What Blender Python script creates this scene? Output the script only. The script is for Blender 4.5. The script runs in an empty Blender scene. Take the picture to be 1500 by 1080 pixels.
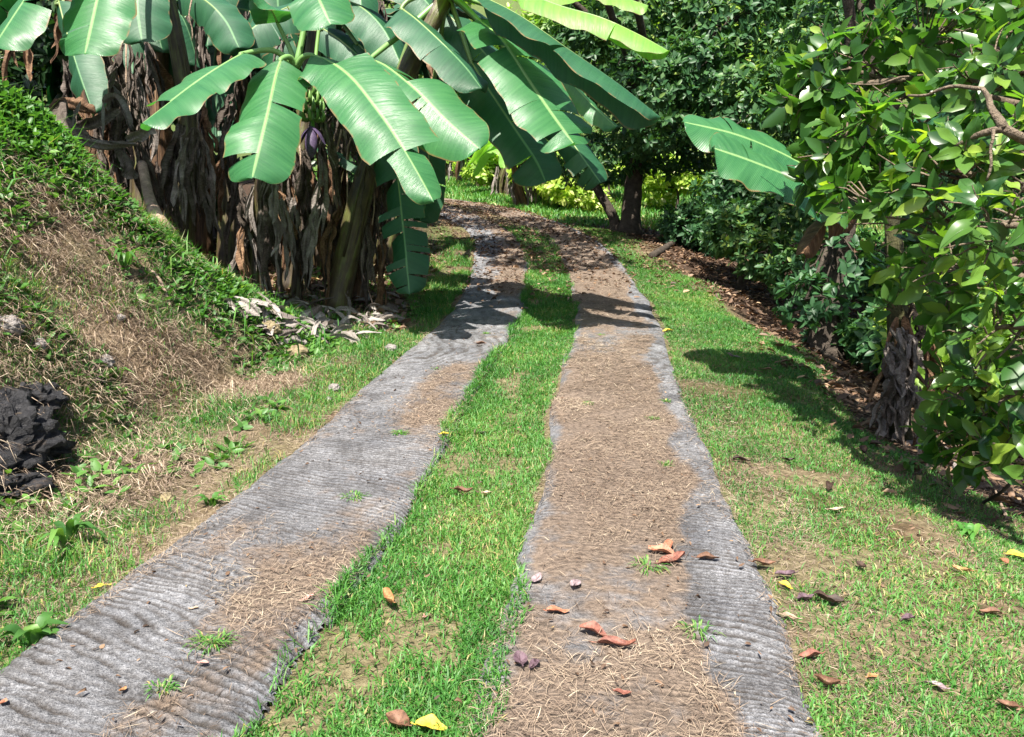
import bpy, math, random
import numpy as np
from mathutils import Vector, Matrix
rng = np.random.default_rng(11)
random.seed(11)
SC = bpy.context.scene
COL = SC.collection
R = math.radians

# ------------------------------------------------------------------ camera
CAMZ = 1.37
FOC = 1150.0
PITCH = R(10)
cam_d = bpy.data.cameras.new('camera')
cam_d.sensor_width = 36.0
cam_d.lens = FOC / 1500.0 * 36.0
cam_d.clip_start = 0.05
cam_d.clip_end = 400
cam = bpy.data.objects.new('camera', cam_d)
COL.objects.link(cam)
cam.location = (0, 0, CAMZ)
cam.rotation_euler = (R(90) - PITCH, 0, 0)
SC.camera = cam

# ------------------------------------------------------------------ light
SUN_EL, SUN_AZ = R(60), R(196)          # azimuth clockwise from +Y (view direction)
world = bpy.data.worlds.new('World')
SC.world = world
world.use_nodes = True
wn = world.node_tree
bg = wn.nodes['Background']
sky = wn.nodes.new('ShaderNodeTexSky')
sky.sky_type = 'NISHITA'
sky.sun_disc = False
sky.sun_elevation = SUN_EL
sky.sun_rotation = SUN_AZ
sky.air_density = 1.0
sky.dust_density = 2.5
wn.links.new(sky.outputs[0], bg.inputs[0])
bg.inputs[1].default_value = 0.075
sun_d = bpy.data.lights.new('sun', 'SUN')
sun_d.energy = 4.8
sun_d.angle = R(0.6)
sun_d.color = (1.0, 0.94, 0.84)
sun = bpy.data.objects.new('sun', sun_d)
COL.objects.link(sun)
sd = Vector((math.sin(SUN_AZ) * math.cos(SUN_EL), math.cos(SUN_AZ) * math.cos(SUN_EL), math.sin(SUN_EL)))
sun.rotation_euler = sd.to_track_quat('Z', 'Y').to_euler()
sun.location = sd * 60

vs = SC.view_settings
vs.view_transform = 'Standard'
vs.look = 'None'
vs.gamma = 1
vs.use_curve_mapping = False
vs.exposure = 1.8
SC.cycles.max_bounces = 7
SC.cycles.diffuse_bounces = 4
SC.cycles.glossy_bounces = 3
SC.cycles.transmission_bounces = 4
SC.cycles.sample_clamp_indirect = 6
SC.cycles.use_denoising = True

# ------------------------------------------------------------------ helpers
def at(px, py, D):
    """point seen at photo pixel (px, py), D metres along the optical axis"""
    u = (px - 750) / FOC
    v = (540 - py) / FOC
    return Vector((D * u, D * (math.cos(PITCH) + v * math.sin(PITCH)), CAMZ + D * (v * math.cos(PITCH) - math.sin(PITCH))))

def _hash(ix, iy, seed):
    n = (ix.astype(np.int64) * 374761393 + iy.astype(np.int64) * 668265263 + seed * 974634777) & 0xFFFFFFFF
    n = ((n ^ (n >> 13)) * 1274126177) & 0xFFFFFFFF
    n = n ^ (n >> 16)
    return (n & 0xFFFFFF) / float(0xFFFFFF)

def vnoise(x, y, seed=0):
    x = np.asarray(x, float); y = np.asarray(y, float)
    ix = np.floor(x); iy = np.floor(y)
    fx = x - ix; fy = y - iy
    fx = fx * fx * (3 - 2 * fx); fy = fy * fy * (3 - 2 * fy)
    a = _hash(ix, iy, seed); b = _hash(ix + 1, iy, seed)
    c = _hash(ix, iy + 1, seed); d = _hash(ix + 1, iy + 1, seed)
    return (a + (b - a) * fx) * (1 - fy) + (c + (d - c) * fx) * fy

def fbm(x, y, seed=0, oct=4):
    """about -1..1"""
    x = np.asarray(x, float); y = np.asarray(y, float)
    s = 0; a = 1.0; tot = 0
    for o in range(oct):
        s = s + a * (vnoise(x, y, seed + o * 17) * 2 - 1); tot += a
        a *= .5; x = x * 2.03 + 5.1; y = y * 2.03 - 3.7
    return s / tot * 1.35

def sstep(a, b, x):
    t = np.clip((np.asarray(x, float) - a) / (b - a), 0, 1)
    return t * t * (3 - 2 * t)

def thing(name, label, cat, loc=(0, 0, 0), group=None):
    o = bpy.data.objects.new(name, None)
    COL.objects.link(o)
    o.empty_display_size = .1
    o.location = loc
    o['label'] = label; o['category'] = cat
    if group: o['group'] = group
    return o

def tag(o, label=None, cat=None, group=None, kind=None):
    if label: o['label'] = label
    if cat: o['category'] = cat
    if group: o['group'] = group
    if kind: o['kind'] = kind
    return o

def mesh_np(name, V, faces_list, mat, attrs=None, uv=None, smooth=True):
    """V (n,3); faces_list: list of int arrays (m,k) ; returns mesh"""
    V = np.asarray(V, np.float32)
    me = bpy.data.meshes.new(name)
    me.vertices.add(len(V))
    me.vertices.foreach_set('co', V.ravel())
    loops = []; totals = []
    for f in faces_list:
        f = np.asarray(f, np.int32)
        if len(f) == 0: continue
        loops.append(f.ravel()); totals.append(np.full(len(f), f.shape[1], np.int32))
    loops = np.concatenate(loops); totals = np.concatenate(totals)
    starts = np.concatenate([[0], np.cumsum(totals)[:-1]]).astype(np.int32)
    me.loops.add(len(loops)); me.loops.foreach_set('vertex_index', loops)
    me.polygons.add(len(totals))
    me.polygons.foreach_set('loop_start', starts)
    me.polygons.foreach_set('loop_total', totals)
    if smooth: me.polygons.foreach_set('use_smooth', np.ones(len(totals), bool))
    me.update(calc_edges=True)
    if attrs:
        for k, a in attrs.items():
            at_ = me.attributes.new(k, 'FLOAT', 'POINT')
            at_.data.foreach_set('value', np.asarray(a, np.float32))
    if uv is not None:
        l = me.uv_layers.new(name='UVMap')
        l.data.foreach_set('uv', np.asarray(uv, np.float32)[loops].ravel())
    if mat: me.materials.append(mat)
    return me

def link(name, me, parent=None, loc=None):
    o = bpy.data.objects.new(name, me)
    COL.objects.link(o)
    if parent: o.parent = parent
    if loc is not None: o.location = loc
    return o

class MB:
    """collects grids and tubes into one mesh"""
    def __init__(s): s.V = []; s.F = []; s.n = 0; s.A = []; s.U = []
    def add(s, V, F, a=None, uv=None):
        V = np.asarray(V, float).reshape(-1, 3)
        for f in F: s.F.append(np.asarray(f, np.int64) + s.n)
        s.V.append(V); s.n += len(V)
        s.A.append(np.full(len(V), 0.5) if a is None else np.broadcast_to(np.asarray(a, float), (len(V),)))
        s.U.append(np.zeros((len(V), 2)) if uv is None else uv)
    def grid(s, P, a=None, uv=None):
        P = np.asarray(P, float); m, n = P.shape[:2]
        i = np.arange(m - 1)[:, None] * n + np.arange(n - 1)[None, :]
        f = np.stack([i, i + 1, i + n + 1, i + n], -1).reshape(-1, 4)
        s.add(P.reshape(-1, 3), [f], None if a is None else np.asarray(a).reshape(-1) if np.ndim(a) else a, uv)
    def tube(s, pts, rad, seg=8, a=None, cap=True, rough=0, seed=0):
        pts = np.asarray([tuple(p) for p in pts], float); m = len(pts)
        rad = np.broadcast_to(np.asarray(rad, float), (m,))
        T = np.gradient(pts, axis=0); T /= np.linalg.norm(T, axis=1)[:, None] + 1e-9
        ref = np.array([1., 0, 0]) if abs(T[0, 0]) < .8 else np.array([0, 1., 0])
        rows = []
        uv = []
        ln = 0
        for k in range(m):
            if k: ln += np.linalg.norm(pts[k] - pts[k - 1])
            x = ref - T[k] * ref.dot(T[k]); x /= np.linalg.norm(x); ref = x
            y = np.cross(T[k], x)
            an = np.linspace(0, 2 * np.pi, seg, endpoint=False)
            rr = rad[k]
            if rough: rr = rr * (1 + rough * fbm(np.cos(an) * 1.3 + 9, np.sin(an) * 1.3 + ln * 3, seed, 3))
            rows.append(pts[k] + np.outer(np.cos(an) * rr, x) + np.outer(np.sin(an) * rr, y))
            uv.append(np.stack([an / 6.283, np.full(seg, ln)], -1))
        P = np.array(rows)
        i = np.arange(m - 1)[:, None] * seg; j = np.arange(seg)[None, :]; j2 = (j + 1) % seg
        f = np.stack([i + j, i + j2, i + seg + j2, i + seg + j], -1).reshape(-1, 4)
        F = [f]
        if cap:
            F.append(np.arange(seg)[None, ::-1]); F.append((np.arange(seg) + (m - 1) * seg)[None, :])
        s.add(P.reshape(-1, 3), F, a, np.concatenate(uv))
    def mesh(s, name, mat, smooth=True):
        fl = {}
        for f in s.F: fl.setdefault(f.shape[1], []).append(f)
        return mesh_np(name, np.concatenate(s.V), [np.concatenate(v) for v in fl.values()], mat,
                       {'v': np.concatenate(s.A)}, np.concatenate(s.U), smooth)
    def build(s, name, mat, parent=None, off=None):
        if off is not None:
            o_ = np.array(tuple(off)); s.V = [v - o_ for v in s.V]
        return link(name, s.mesh(name, mat), parent)

def spline(pts, n):
    """Catmull-Rom through pts, n samples"""
    P = np.asarray([tuple(p) for p in pts], float)
    if len(P) == 2: P = np.array([P[0], (P[0] + P[1]) / 2, P[1]])
    P = np.vstack([2 * P[0] - P[1], P, 2 * P[-1] - P[-2]])
    m = len(P) - 3
    t = np.linspace(0, m - 1e-6, n); i = t.astype(int); f = (t - i)[:, None]
    p0, p1, p2, p3 = P[i], P[i + 1], P[i + 2], P[i + 3]
    return .5 * (2 * p1 + (p2 - p0) * f + (2 * p0 - 5 * p1 + 4 * p2 - p3) * f ** 2 + (3 * p1 - p0 - 3 * p2 + p3) * f ** 3)

# ------------------------------------------------------------------ materials
def nodes_of(name):
    m = bpy.data.materials.new(name); m.use_nodes = True
    nt = m.node_tree
    for n in list(nt.nodes): nt.nodes.remove(n)
    out = nt.nodes.new('ShaderNodeOutputMaterial')
    return m, nt, out

def N(nt, typ, **kw):
    n = nt.nodes.new(typ)
    for k, v in kw.items(): setattr(n, k, v)
    return n

def ramp(nt, fac, stops, interp='LINEAR'):
    r = N(nt, 'ShaderNodeValToRGB'); r.color_ramp.interpolation = interp
    e = r.color_ramp.elements
    while len(e) < len(stops): e.new(.5)
    for k, (p, c) in enumerate(stops):
        e[k].position = p; e[k].color = (*c, 1)
    nt.links.new(fac, r.inputs[0])
    return r.outputs[0]

def noise(nt, scale, detail=3, rough=.55, vec=None):
    n = N(nt, 'ShaderNodeTexNoise')
    n.inputs['Scale'].default_value = scale; n.inputs['Detail'].default_value = detail
    n.inputs['Roughness'].default_value = rough
    if vec is None:
        tc = N(nt, 'ShaderNodeTexCoord'); vec = tc.outputs['Object']
    nt.links.new(vec, n.inputs['Vector'])
    return n.outputs['Fac']

def mixc(nt, fac, a, b, mode='MIX'):
    m = N(nt, 'ShaderNodeMix', data_type='RGBA', blend_type=mode)
    for sck, val in ((m.inputs[0], fac), (m.inputs[6], a), (m.inputs[7], b)):
        if hasattr(val, 'is_output'): nt.links.new(val, sck)
        elif isinstance(val, (int, float)): sck.default_value = val
        else: sck.default_value = (*val, 1)
    return m.outputs[2]

def attr(nt, name):
    a = N(nt, 'ShaderNodeAttribute'); a.attribute_name = name
    return a.outputs['Fac']

def math_(nt, op, a, b=0.0, clamp=False):
    m = N(nt, 'ShaderNodeMath', operation=op); m.use_clamp = clamp
    for k, val in enumerate((a, b)):
        if hasattr(val, 'is_output'): nt.links.new(val, m.inputs[k])
        else: m.inputs[k].default_value = val
    return m.outputs[0]

def bump(nt, h, dist=.01, strength=1.0):
    b = N(nt, 'ShaderNodeBump'); b.inputs['Distance'].default_value = dist; b.inputs['Strength'].default_value = strength
    nt.links.new(h, b.inputs['Height'])
    return b.outputs[0]

def surf(nt, out, col, rough=.6, spec=.5, trans=0.0, tcol=None, normal=None):
    p = N(nt, 'ShaderNodeBsdfPrincipled')
    if hasattr(col, 'is_output'): nt.links.new(col, p.inputs['Base Color'])
    else: p.inputs['Base Color'].default_value = (*col, 1)
    if hasattr(rough, 'is_output'): nt.links.new(rough, p.inputs['Roughness'])
    else: p.inputs['Roughness'].default_value = rough
    p.inputs['Specular IOR Level'].default_value = spec
    if normal is not None: nt.links.new(normal, p.inputs['Normal'])
    if trans:
        t = N(nt, 'ShaderNodeBsdfTranslucent')
        tc_ = tcol if tcol is not None else col
        if hasattr(tc_, 'is_output'): nt.links.new(tc_, t.inputs[0])
        else: t.inputs[0].default_value = (*tc_, 1)
        if normal is not None: nt.links.new(normal, t.inputs['Normal'])
        ms = N(nt, 'ShaderNodeMixShader'); ms.inputs[0].default_value = trans
        nt.links.new(p.outputs[0], ms.inputs[1]); nt.links.new(t.outputs[0], ms.inputs[2])
        nt.links.new(ms.outputs[0], out.inputs[0])
    else:
        nt.links.new(p.outputs[0], out.inputs[0])

def leafy(name, stops, trans=.35, rough=.45, spec=.5, tmul=(1.5, 1.6, .6), src='v', nscale=0):
    """leaf material: colour by a per-leaf value"""
    m, nt, out = nodes_of(name)
    if src == 'v': f = attr(nt, 'v')
    else:
        oi = N(nt, 'ShaderNodeObjectInfo'); f = oi.outputs['Random']
    c = ramp(nt, f, stops)
    if nscale:
        nz = noise(nt, nscale)
        c = mixc(nt, .6, c, ramp(nt, nz, [(.3, (.55, .55, .55)), (.7, (1.25, 1.25, 1.2))]), 'MULTIPLY')
    tc = mixc(nt, 1.0, c, tmul, 'MULTIPLY')
    surf(nt, out, c, rough, spec, trans, tc)
    return m

M = {}
M['grass'] = leafy('grass', [(0, (.024, .095, .018)), (.35, (.046, .16, .026)), (.7, (.088, .225, .04)), (.86, (.16, .245, .06)), (1, (.34, .27, .12))], .35, .5, .35)
M['straw'] = leafy('straw', [(0, (.075, .053, .04)), (.4, (.20, .148, .11)), (.8, (.33, .26, .19)), (1, (.46, .39, .29))], .15, .7, .25, (1.1, 1, .8))
M['litter'] = leafy('litter', [(0, (.04, .026, .018)), (.4, (.09, .054, .034)), (.75, (.165, .10, .06)), (.93, (.28, .19, .12)), (1, (.36, .26, .10))], .12, .6, .4, (1.3, 1, .6))
M['herb'] = leafy('herb', [(0, (.034, .10, .022)), (.5, (.066, .165, .034)), (.85, (.12, .23, .05)), (1, (.20, .26, .07))], .35, .45, .3)
M['citrus'] = leafy('citrus_leaf', [(0, (.016, .055, .022)), (.5, (.038, .105, .038)), (.85, (.08, .165, .05)), (1, (.17, .24, .055))], .32, .46, .34)
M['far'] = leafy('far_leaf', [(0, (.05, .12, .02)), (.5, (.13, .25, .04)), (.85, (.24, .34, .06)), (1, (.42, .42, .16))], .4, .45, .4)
M['sunny'] = leafy('sunny_leaf', [(0, (.10, .20, .03)), (.45, (.22, .36, .05)), (.8, (.42, .50, .10)), (1, (.68, .64, .42))], .45, .45, .4)  # pale yellow-green foliage, lightened further to put strong sun into the colour
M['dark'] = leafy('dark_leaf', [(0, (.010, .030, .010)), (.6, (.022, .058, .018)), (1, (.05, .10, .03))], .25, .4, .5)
M['avo'] = leafy('avocado_leaf', [(0, (.022, .07, .02)), (.45, (.046, .125, .028)), (.8, (.10, .20, .035)), (1, (.22, .32, .05))], .48, .32, .5, (1.7, 1.8, .5))
M['avo_obj'] = leafy('avocado_leaf_large', [(0, (.022, .07, .02)), (.45, (.046, .125, .028)), (.75, (.10, .20, .035)), (1, (.22, .32, .05))], .48, .32, .5, (1.7, 1.8, .5), 'obj')

M['avo_new'] = leafy('avocado_leaf_young', [(0, (.11, .22, .035)), (.5, (.19, .31, .045)), (1, (.30, .38, .06))], .5, .36, .45, (1.6, 1.7, .5), 'obj')
def bark(name, c1, c2, sc=9):
    m, nt, out = nodes_of(name)
    n1 = noise(nt, sc, 5, .65); n2 = noise(nt, sc * 6, 4)
    c = ramp(nt, n1, [(.3, c1), (.72, c2)])
    c = mixc(nt, .5, c, ramp(nt, n2, [(.3, (.5, .5, .5)), (.7, (1.2, 1.2, 1.2))]), 'MULTIPLY')
    surf(nt, out, c, .85, .2, normal=bump(nt, math_(nt, 'ADD', n1, math_(nt, 'MULTIPLY', n2, .4)), .03))
    return m
M['bark'] = bark('bark', (.025, .02, .016), (.085, .068, .054))
M['twig'] = bark('twig_bark', (.07, .055, .04), (.20, .155, .11), 14)
M['deadwood'] = bark('dead_wood', (.14, .10, .075), (.36, .27, .20), 10)
m_, nt_r, out_r = nodes_of('dark_rock')
r1 = noise(nt_r, 7, 6, .7); r2 = noise(nt_r, 40, 5, .7); r3 = noise(nt_r, 3, 3)
vor = N(nt_r, 'ShaderNodeTexVoronoi'); vor.inputs['Scale'].default_value = 16
tcr = N(nt_r, 'ShaderNodeTexCoord'); nt_r.links.new(tcr.outputs['Object'], vor.inputs['Vector'])
cr = ramp(nt_r, r2, [(.3, (.006, .006, .008)), (.6, (.024, .024, .028)), (.8, (.075, .07, .068))])
cr = mixc(nt_r, ramp(nt_r, r1, [(.60, (0, 0, 0)), (.72, (1, 1, 1))]), cr, (.085, .06, .042))
surf(nt_r, out_r, cr, .7, .4, normal=bump(nt_r, math_(nt_r, 'ADD', vor.outputs['Distance'], r2), .05))
M['rock'] = m_
M['stone'] = bark('pale_stone', (.12, .105, .10), (.27, .25, .235), 12)
M['brownstone'] = bark('brown_stone', (.10, .08, .045), (.27, .22, .13), 10)

def fallen_mat(name, c1, c2):
    m, nt, out = nodes_of(name)
    n1 = noise(nt, 35, 4)
    c = ramp(nt, n1, [(.3, c1), (.7, c2)])
    sp_ = noise(nt, 110, 4, .7)
    c = mixc(nt, .8, c, ramp(nt, sp_, [(.36, (.35, .3, .28)), (.52, (1, 1, 1))]), 'MULTIPLY')
    surf(nt, out, c, .6, .3, .12, c)
    return m
# ------------------------------------------------------------------ terrain shape
_rp = np.array([(-.66, -6, .0), (-.60, -1, .0), (-.40, 1.94, .002), (-.30, 2.61, .016), (-.14, 3.91, .04), (0, 5.47, .11), (.13, 6.53, .19), (.30, 7.8, .27),
                (.43, 8.99, .345), (.56, 11, .55), (.59, 12.6, .73), (.56, 14.2, .95), (.36, 16.5, 1.27), (-.2, 18.7, 1.57), (-1.1, 21, 1.90), (-2.4, 23, 2.2),
                (-4.2, 25, 2.5), (-7, 27, 2.85), (-12, 29, 3.3), (-20, 31, 3.9)])
_d = spline(_rp, 420)
_sl = np.concatenate([[0], np.cumsum(np.linalg.norm(np.diff(_d[:, :2], axis=0), axis=1))])
RS = np.arange(0, _sl[-1], .15)
RP = np.stack([np.interp(RS, _sl, _d[:, k]) for k in range(3)], -1)
RT = np.gradient(RP[:, :2], axis=0); RT /= np.linalg.norm(RT, axis=1)[:, None]

def road(x, y):
    """signed offset t (+ = right of the road), arc length s, road height"""
    x = np.asarray(x, float).ravel(); y = np.asarray(y, float).ravel()
    t = np.empty_like(x); s = np.empty_like(x); z = np.empty_like(x)
    for a in range(0, len(x), 20000):
        xs = x[a:a + 20000]; ys = y[a:a + 20000]
        d = (xs[:, None] - RP[None, :, 0]) ** 2 + (ys[:, None] - RP[None, :, 1]) ** 2
        i = d.argmin(1)
        dx = xs - RP[i, 0]; dy = ys - RP[i, 1]
        t[a:a + 20000] = dx * RT[i, 1] - dy * RT[i, 0]
        ss = RS[i] + np.clip(dx * RT[i, 0] + dy * RT[i, 1], -.5, .5)
        s[a:a + 20000] = ss
        z[a:a + 20000] = np.interp(ss, RS, RP[:, 2])
    return t, s, z

def H(x, y, full=False):
    x = np.asarray(x, float); y = np.asarray(y, float); shp = x.shape
    t, s, z = road(x, y); xf = x.ravel(); yf = y.ravel()
    tr = np.clip(t - 1.25, 0, None)
    k = 1 - .8 * sstep(10, 18, yf)
    far = sstep(20, 27, yf)
    dr = -.07 * np.minimum(tr, .9) - .36 * np.clip(tr - .9, 0, 3.2) - .1 * np.clip(tr - 4.1, 0, 8)
    z = z + dr * k * (1 - far) + far * .10 * np.clip(tr, 0, 6)
    a = np.clip(-t - 1.25, 0, None)
    nz = fbm(xf * .9, yf * .9, 3, 4)
    d = np.clip(a - 1.0 + .25 * fbm(yf * .7, xf * .2, 9, 3), 0, None)
    B = 1 - .94 * sstep(5.8, 9.0, yf + .2 * nz)
    bank = 1.2 * np.minimum(d, 1.85) + .12 * np.clip(d - 1.95, 0, 6)
    bank = np.where(d < .35, bank * (d / .35) ** .5 * 1.0, bank)
    z = z + .07 * np.minimum(a, 1.2) + bank * B * sstep(-6, 0, yf + 4)
    off = np.clip((np.abs(t) - 1.15) / .6, 0, 1)
    z = z + off * (.035 * fbm(xf * 2.6, yf * 2.6, 5, 4) + .05 * fbm(xf * .7, yf * .7, 6, 2))
    z = z + np.clip(d, 0, 1) * B * (.20 * nz + .10 * fbm(xf * 2.6, yf * 2.6, 12, 4) + .035 * fbm(xf * 8, yf * 8, 13, 3))
    z = z - .012 * (np.abs(t) < .34)
    # the hillsides that close the valley
    z = z + .42 * np.clip(yf - 36, 0, 60) + .30 * np.clip(xf - 15, 0, 60) * sstep(2, 12, yf) + .22 * np.clip(-xf - 8, 0, 60) * sstep(9, 14, yf)
    if full: return z.reshape(shp), t.reshape(shp), s.reshape(shp), (B * np.clip(d, 0, 1.5)).reshape(shp)
    return z.reshape(shp)

def Hs(x, y): return float(H(np.array([x]), np.array([y]))[0])

def snap(p, dz=0.0):
    return Vector((p[0], p[1], Hs(p[0], p[1]) + dz))

def ground_at(px, py, lo=1.5, hi=45):
    """where the ray through a photo pixel meets the ground"""
    D = np.concatenate([np.arange(lo, 12, .02), np.arange(12, hi, .1)])
    u = (px - 750) / FOC; v = (540 - py) / FOC
    X = D * u; Y = D * (math.cos(PITCH) + v * math.sin(PITCH)); Z = CAMZ + D * (v * math.cos(PITCH) - math.sin(PITCH))
    g = H(X, Y)
    below = np.nonzero(Z <= g)[0]
    i = below[0] if len(below) else len(D) - 1
    return Vector((X[i], Y[i], g[i])), D[i]

# ground sheet
def axis(fine0, fine1, step, lo, hi, grow=1.16):
    a = list(np.arange(fine0, fine1, step))
    st = step; v = a[-1]
    while v < hi: st *= grow; v += st; a.append(v)
    st = step; v = a[0]; b = []
    while v > lo: st *= grow; v -= st; b.append(v)
    return np.array(b[::-1] + a)
gx = axis(-4.6, 5.0, .05, -90, 90)
gy = np.concatenate([axis(1.4, 9.0, .05, -14, 9.0)[:-1], axis(9.0, 24, .14, 9, 110)])
gy = np.unique(np.round(gy, 4))
GX, GY = np.meshgrid(gx, gy)
GZ, GT, GS, GB = H(GX, GY, True)
mb = MB()
soilv = fbm(GX * 1.7, GY * 1.7, 21, 4)
green = .5 + .5 * fbm(GX * .8 + 3, GY * .8, 23, 4)
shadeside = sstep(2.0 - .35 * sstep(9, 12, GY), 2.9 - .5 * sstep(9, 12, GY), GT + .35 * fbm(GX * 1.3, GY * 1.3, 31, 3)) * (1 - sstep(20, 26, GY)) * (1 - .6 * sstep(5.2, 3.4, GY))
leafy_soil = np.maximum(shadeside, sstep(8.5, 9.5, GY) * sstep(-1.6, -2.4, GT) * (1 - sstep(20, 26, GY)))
m_, nt, out = nodes_of('ground_soil')
n1 = noise(nt, 3.2, 6, .6); n2 = noise(nt, 26, 5, .6); n3 = noise(nt, 120, 3, .6)
straw_c = ramp(nt, n2, [(.28, (.07, .048, .03)), (.5, (.15, .11, .07)), (.72, (.27, .21, .14))])
soil_c = ramp(nt, n2, [(.3, (.045, .028, .018)), (.7, (.12, .07, .045))])
c = mixc(nt, ramp(nt, math_(nt, 'ADD', n1, attr(nt, 'soil')), [(.45, (0, 0, 0)), (.75, (1, 1, 1))]), straw_c, soil_c)
green_c = ramp(nt, n2, [(.3, (.03, .055, .012)), (.7, (.075, .12, .03))])
c = mixc(nt, attr(nt, 'green'), c, green_c)
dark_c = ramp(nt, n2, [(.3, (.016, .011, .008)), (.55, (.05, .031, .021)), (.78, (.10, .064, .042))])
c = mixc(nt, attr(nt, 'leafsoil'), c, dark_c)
surf(nt, out, c, .95, .15, normal=bump(nt, math_(nt, 'ADD', n2, math_(nt, 'MULTIPLY', n3, .5)), .025))
mat_ground = m_
gs = np.where(np.abs(GT) < .4, -.3, soilv * .35)
gg = np.where(np.abs(GT) < .36, .28, np.clip(green - .25, 0, .8))
gg = np.where(GY > 22, .85, gg)
gg = np.where(GB > .05, np.clip(.15 + .8 * fbm(GX * 1.6, GY * 1.6 + GZ, 25, 4), 0, .75), gg)
gg = np.where((GT < -1.6) & (GY > 6), np.clip(gg + .5 * sstep(6, 7.2, GY), 0, .8), gg)
gg = np.where((GT > 1.25) & (GY < 4.6), gg * .45, gg)
gs = np.where((GT > 1.25) & (GY < 4.8), .02 + .5 * soilv, gs)
gs = np.where(GB > .05, -.08 + .4 * soilv, gs)
V = np.stack([GX, GY, GZ], -1).reshape(-1, 3)
nr, nc = GX.shape
ii = np.arange(nr - 1)[:, None] * nc + np.arange(nc - 1)[None, :]
F = np.stack([ii, ii + 1, ii + nc + 1, ii + nc], -1).reshape(-1, 4)
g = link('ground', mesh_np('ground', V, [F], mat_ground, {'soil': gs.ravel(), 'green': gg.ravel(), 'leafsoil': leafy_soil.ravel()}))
tag(g, 'grassy slope with brown soil on both sides of the concrete track', kind='structure')

# ------------------------------------------------------------------ the two concrete wheel strips
m_, nt, out = nodes_of('raked_concrete')
n1 = noise(nt, 2.3, 5, .6); n2 = noise(nt, 45, 5, .65); n3 = noise(nt, 11, 5, .6)
grey = ramp(nt, n1, [(.3, (.105, .109, .122)), (.7, (.215, .218, .232))])
grey = mixc(nt, .8, grey, ramp(nt, n2, [(.32, (.42, .42, .42)), (.68, (1.38, 1.38, 1.38))]), 'MULTIPLY')
n4 = noise(nt, 5.5, 5, .7)
grey = mixc(nt, .75, grey, ramp(nt, n4, [(.36, (.5, .48, .46)), (.62, (1.2, 1.2, 1.2))]), 'MULTIPLY')
grey = mixc(nt, .8, grey, ramp(nt, noise(nt, 150, 3, .75), [(.36, (.42, .42, .43)), (.5, (1, 1, 1)), (.66, (1.5, 1.48, 1.42))]), 'MULTIPLY')
dirt = ramp(nt, n2, [(.3, (.075, .056, .043)), (.7, (.215, .165, .128))])
dm = math_(nt, 'ADD', attr(nt, 'dirt'), math_(nt, 'MULTIPLY', math_(nt, 'SUBTRACT', n3, .5), .9))
c = mixc(nt, ramp(nt, dm, [(.38, (0, 0, 0)), (.68, (1, 1, 1))]), grey, dirt)
c = mixc(nt, math_(nt, 'MULTIPLY', attr(nt, 'groove'), .85), c, (.035, .028, .022))  # groove dirt, made darker to stand in for shade the sun leaves out
surf(nt, out, c, .9, .25, normal=bump(nt, math_(nt, 'ADD', n2, math_(nt, 'MULTIPLY', noise(nt, 160, 3, .6), .5)), .02))
mat_conc = m_

def strip_height(t, s, side):
    """raked relief: returns top height offset, groove depth 0..1"""
    warp = .9 * fbm(t * 2.2 + side * 7, s * .8, 40 + side, 3) + .14 * fbm(t * 7, s * 3, 44, 2) + .13 * fbm(t * 26, s * 7, 45, 2)
    if side == 0:
        tc = -.76 + .08 * np.sin(s * .8)
        skew = np.where(t < tc, (tc - t) * -.32, (t - tc) * .30)
    else:
        skew = .10 * (t - .7)
    ph = (s + skew) / (.030 if side else .036) + warp + .9 * fbm(s * 5.3, s * 0 + side, 47, 3)
    cell = np.floor(ph); f = ph - cell
    amp = .28 + .72 * _hash(cell, np.floor(t * 4.5 + _hash(cell, cell * 0, 3) * 9), 51 + side)
    patch = .35 * (side == 0) + (.65 if side == 0 else 1) * sstep(-.45, .5, fbm(t * 1.3 + 4, s * .9, 60 + side, 3) + (.25 if side == 0 else 0) + (.6 * sstep(.85, 1.0, t) if side else 0))
    if side: patch = np.maximum(patch * .7, sstep(.86, .98, t + .05 * fbm(s * 1.5, s * 0, 8, 2)) * sstep(4.6, 4.0, s - 6.0 + 0 * t))
    gr = np.clip(1 - np.abs(f - .5) / .27, 0, 1) ** .9 * amp * patch
    gr = gr * (.3 + 1.0 * vnoise(t * 14, s * 40, 71))
    jt = np.abs((s + .03 * fbm(t * 3, s * 0 + side, 48, 3)) % 2.7 - 1.1)
    jn = np.clip(1 - jt / .010, 0, 1)
    und = - .02 * jn + .010 * fbm(t * 1.1, s * .8, 75 + side, 3) + .003 * fbm(t * 14, s * 14, 78, 3)
    return und - .024 * gr, np.clip(gr * 3.4 + jn, 0, 1)

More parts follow.
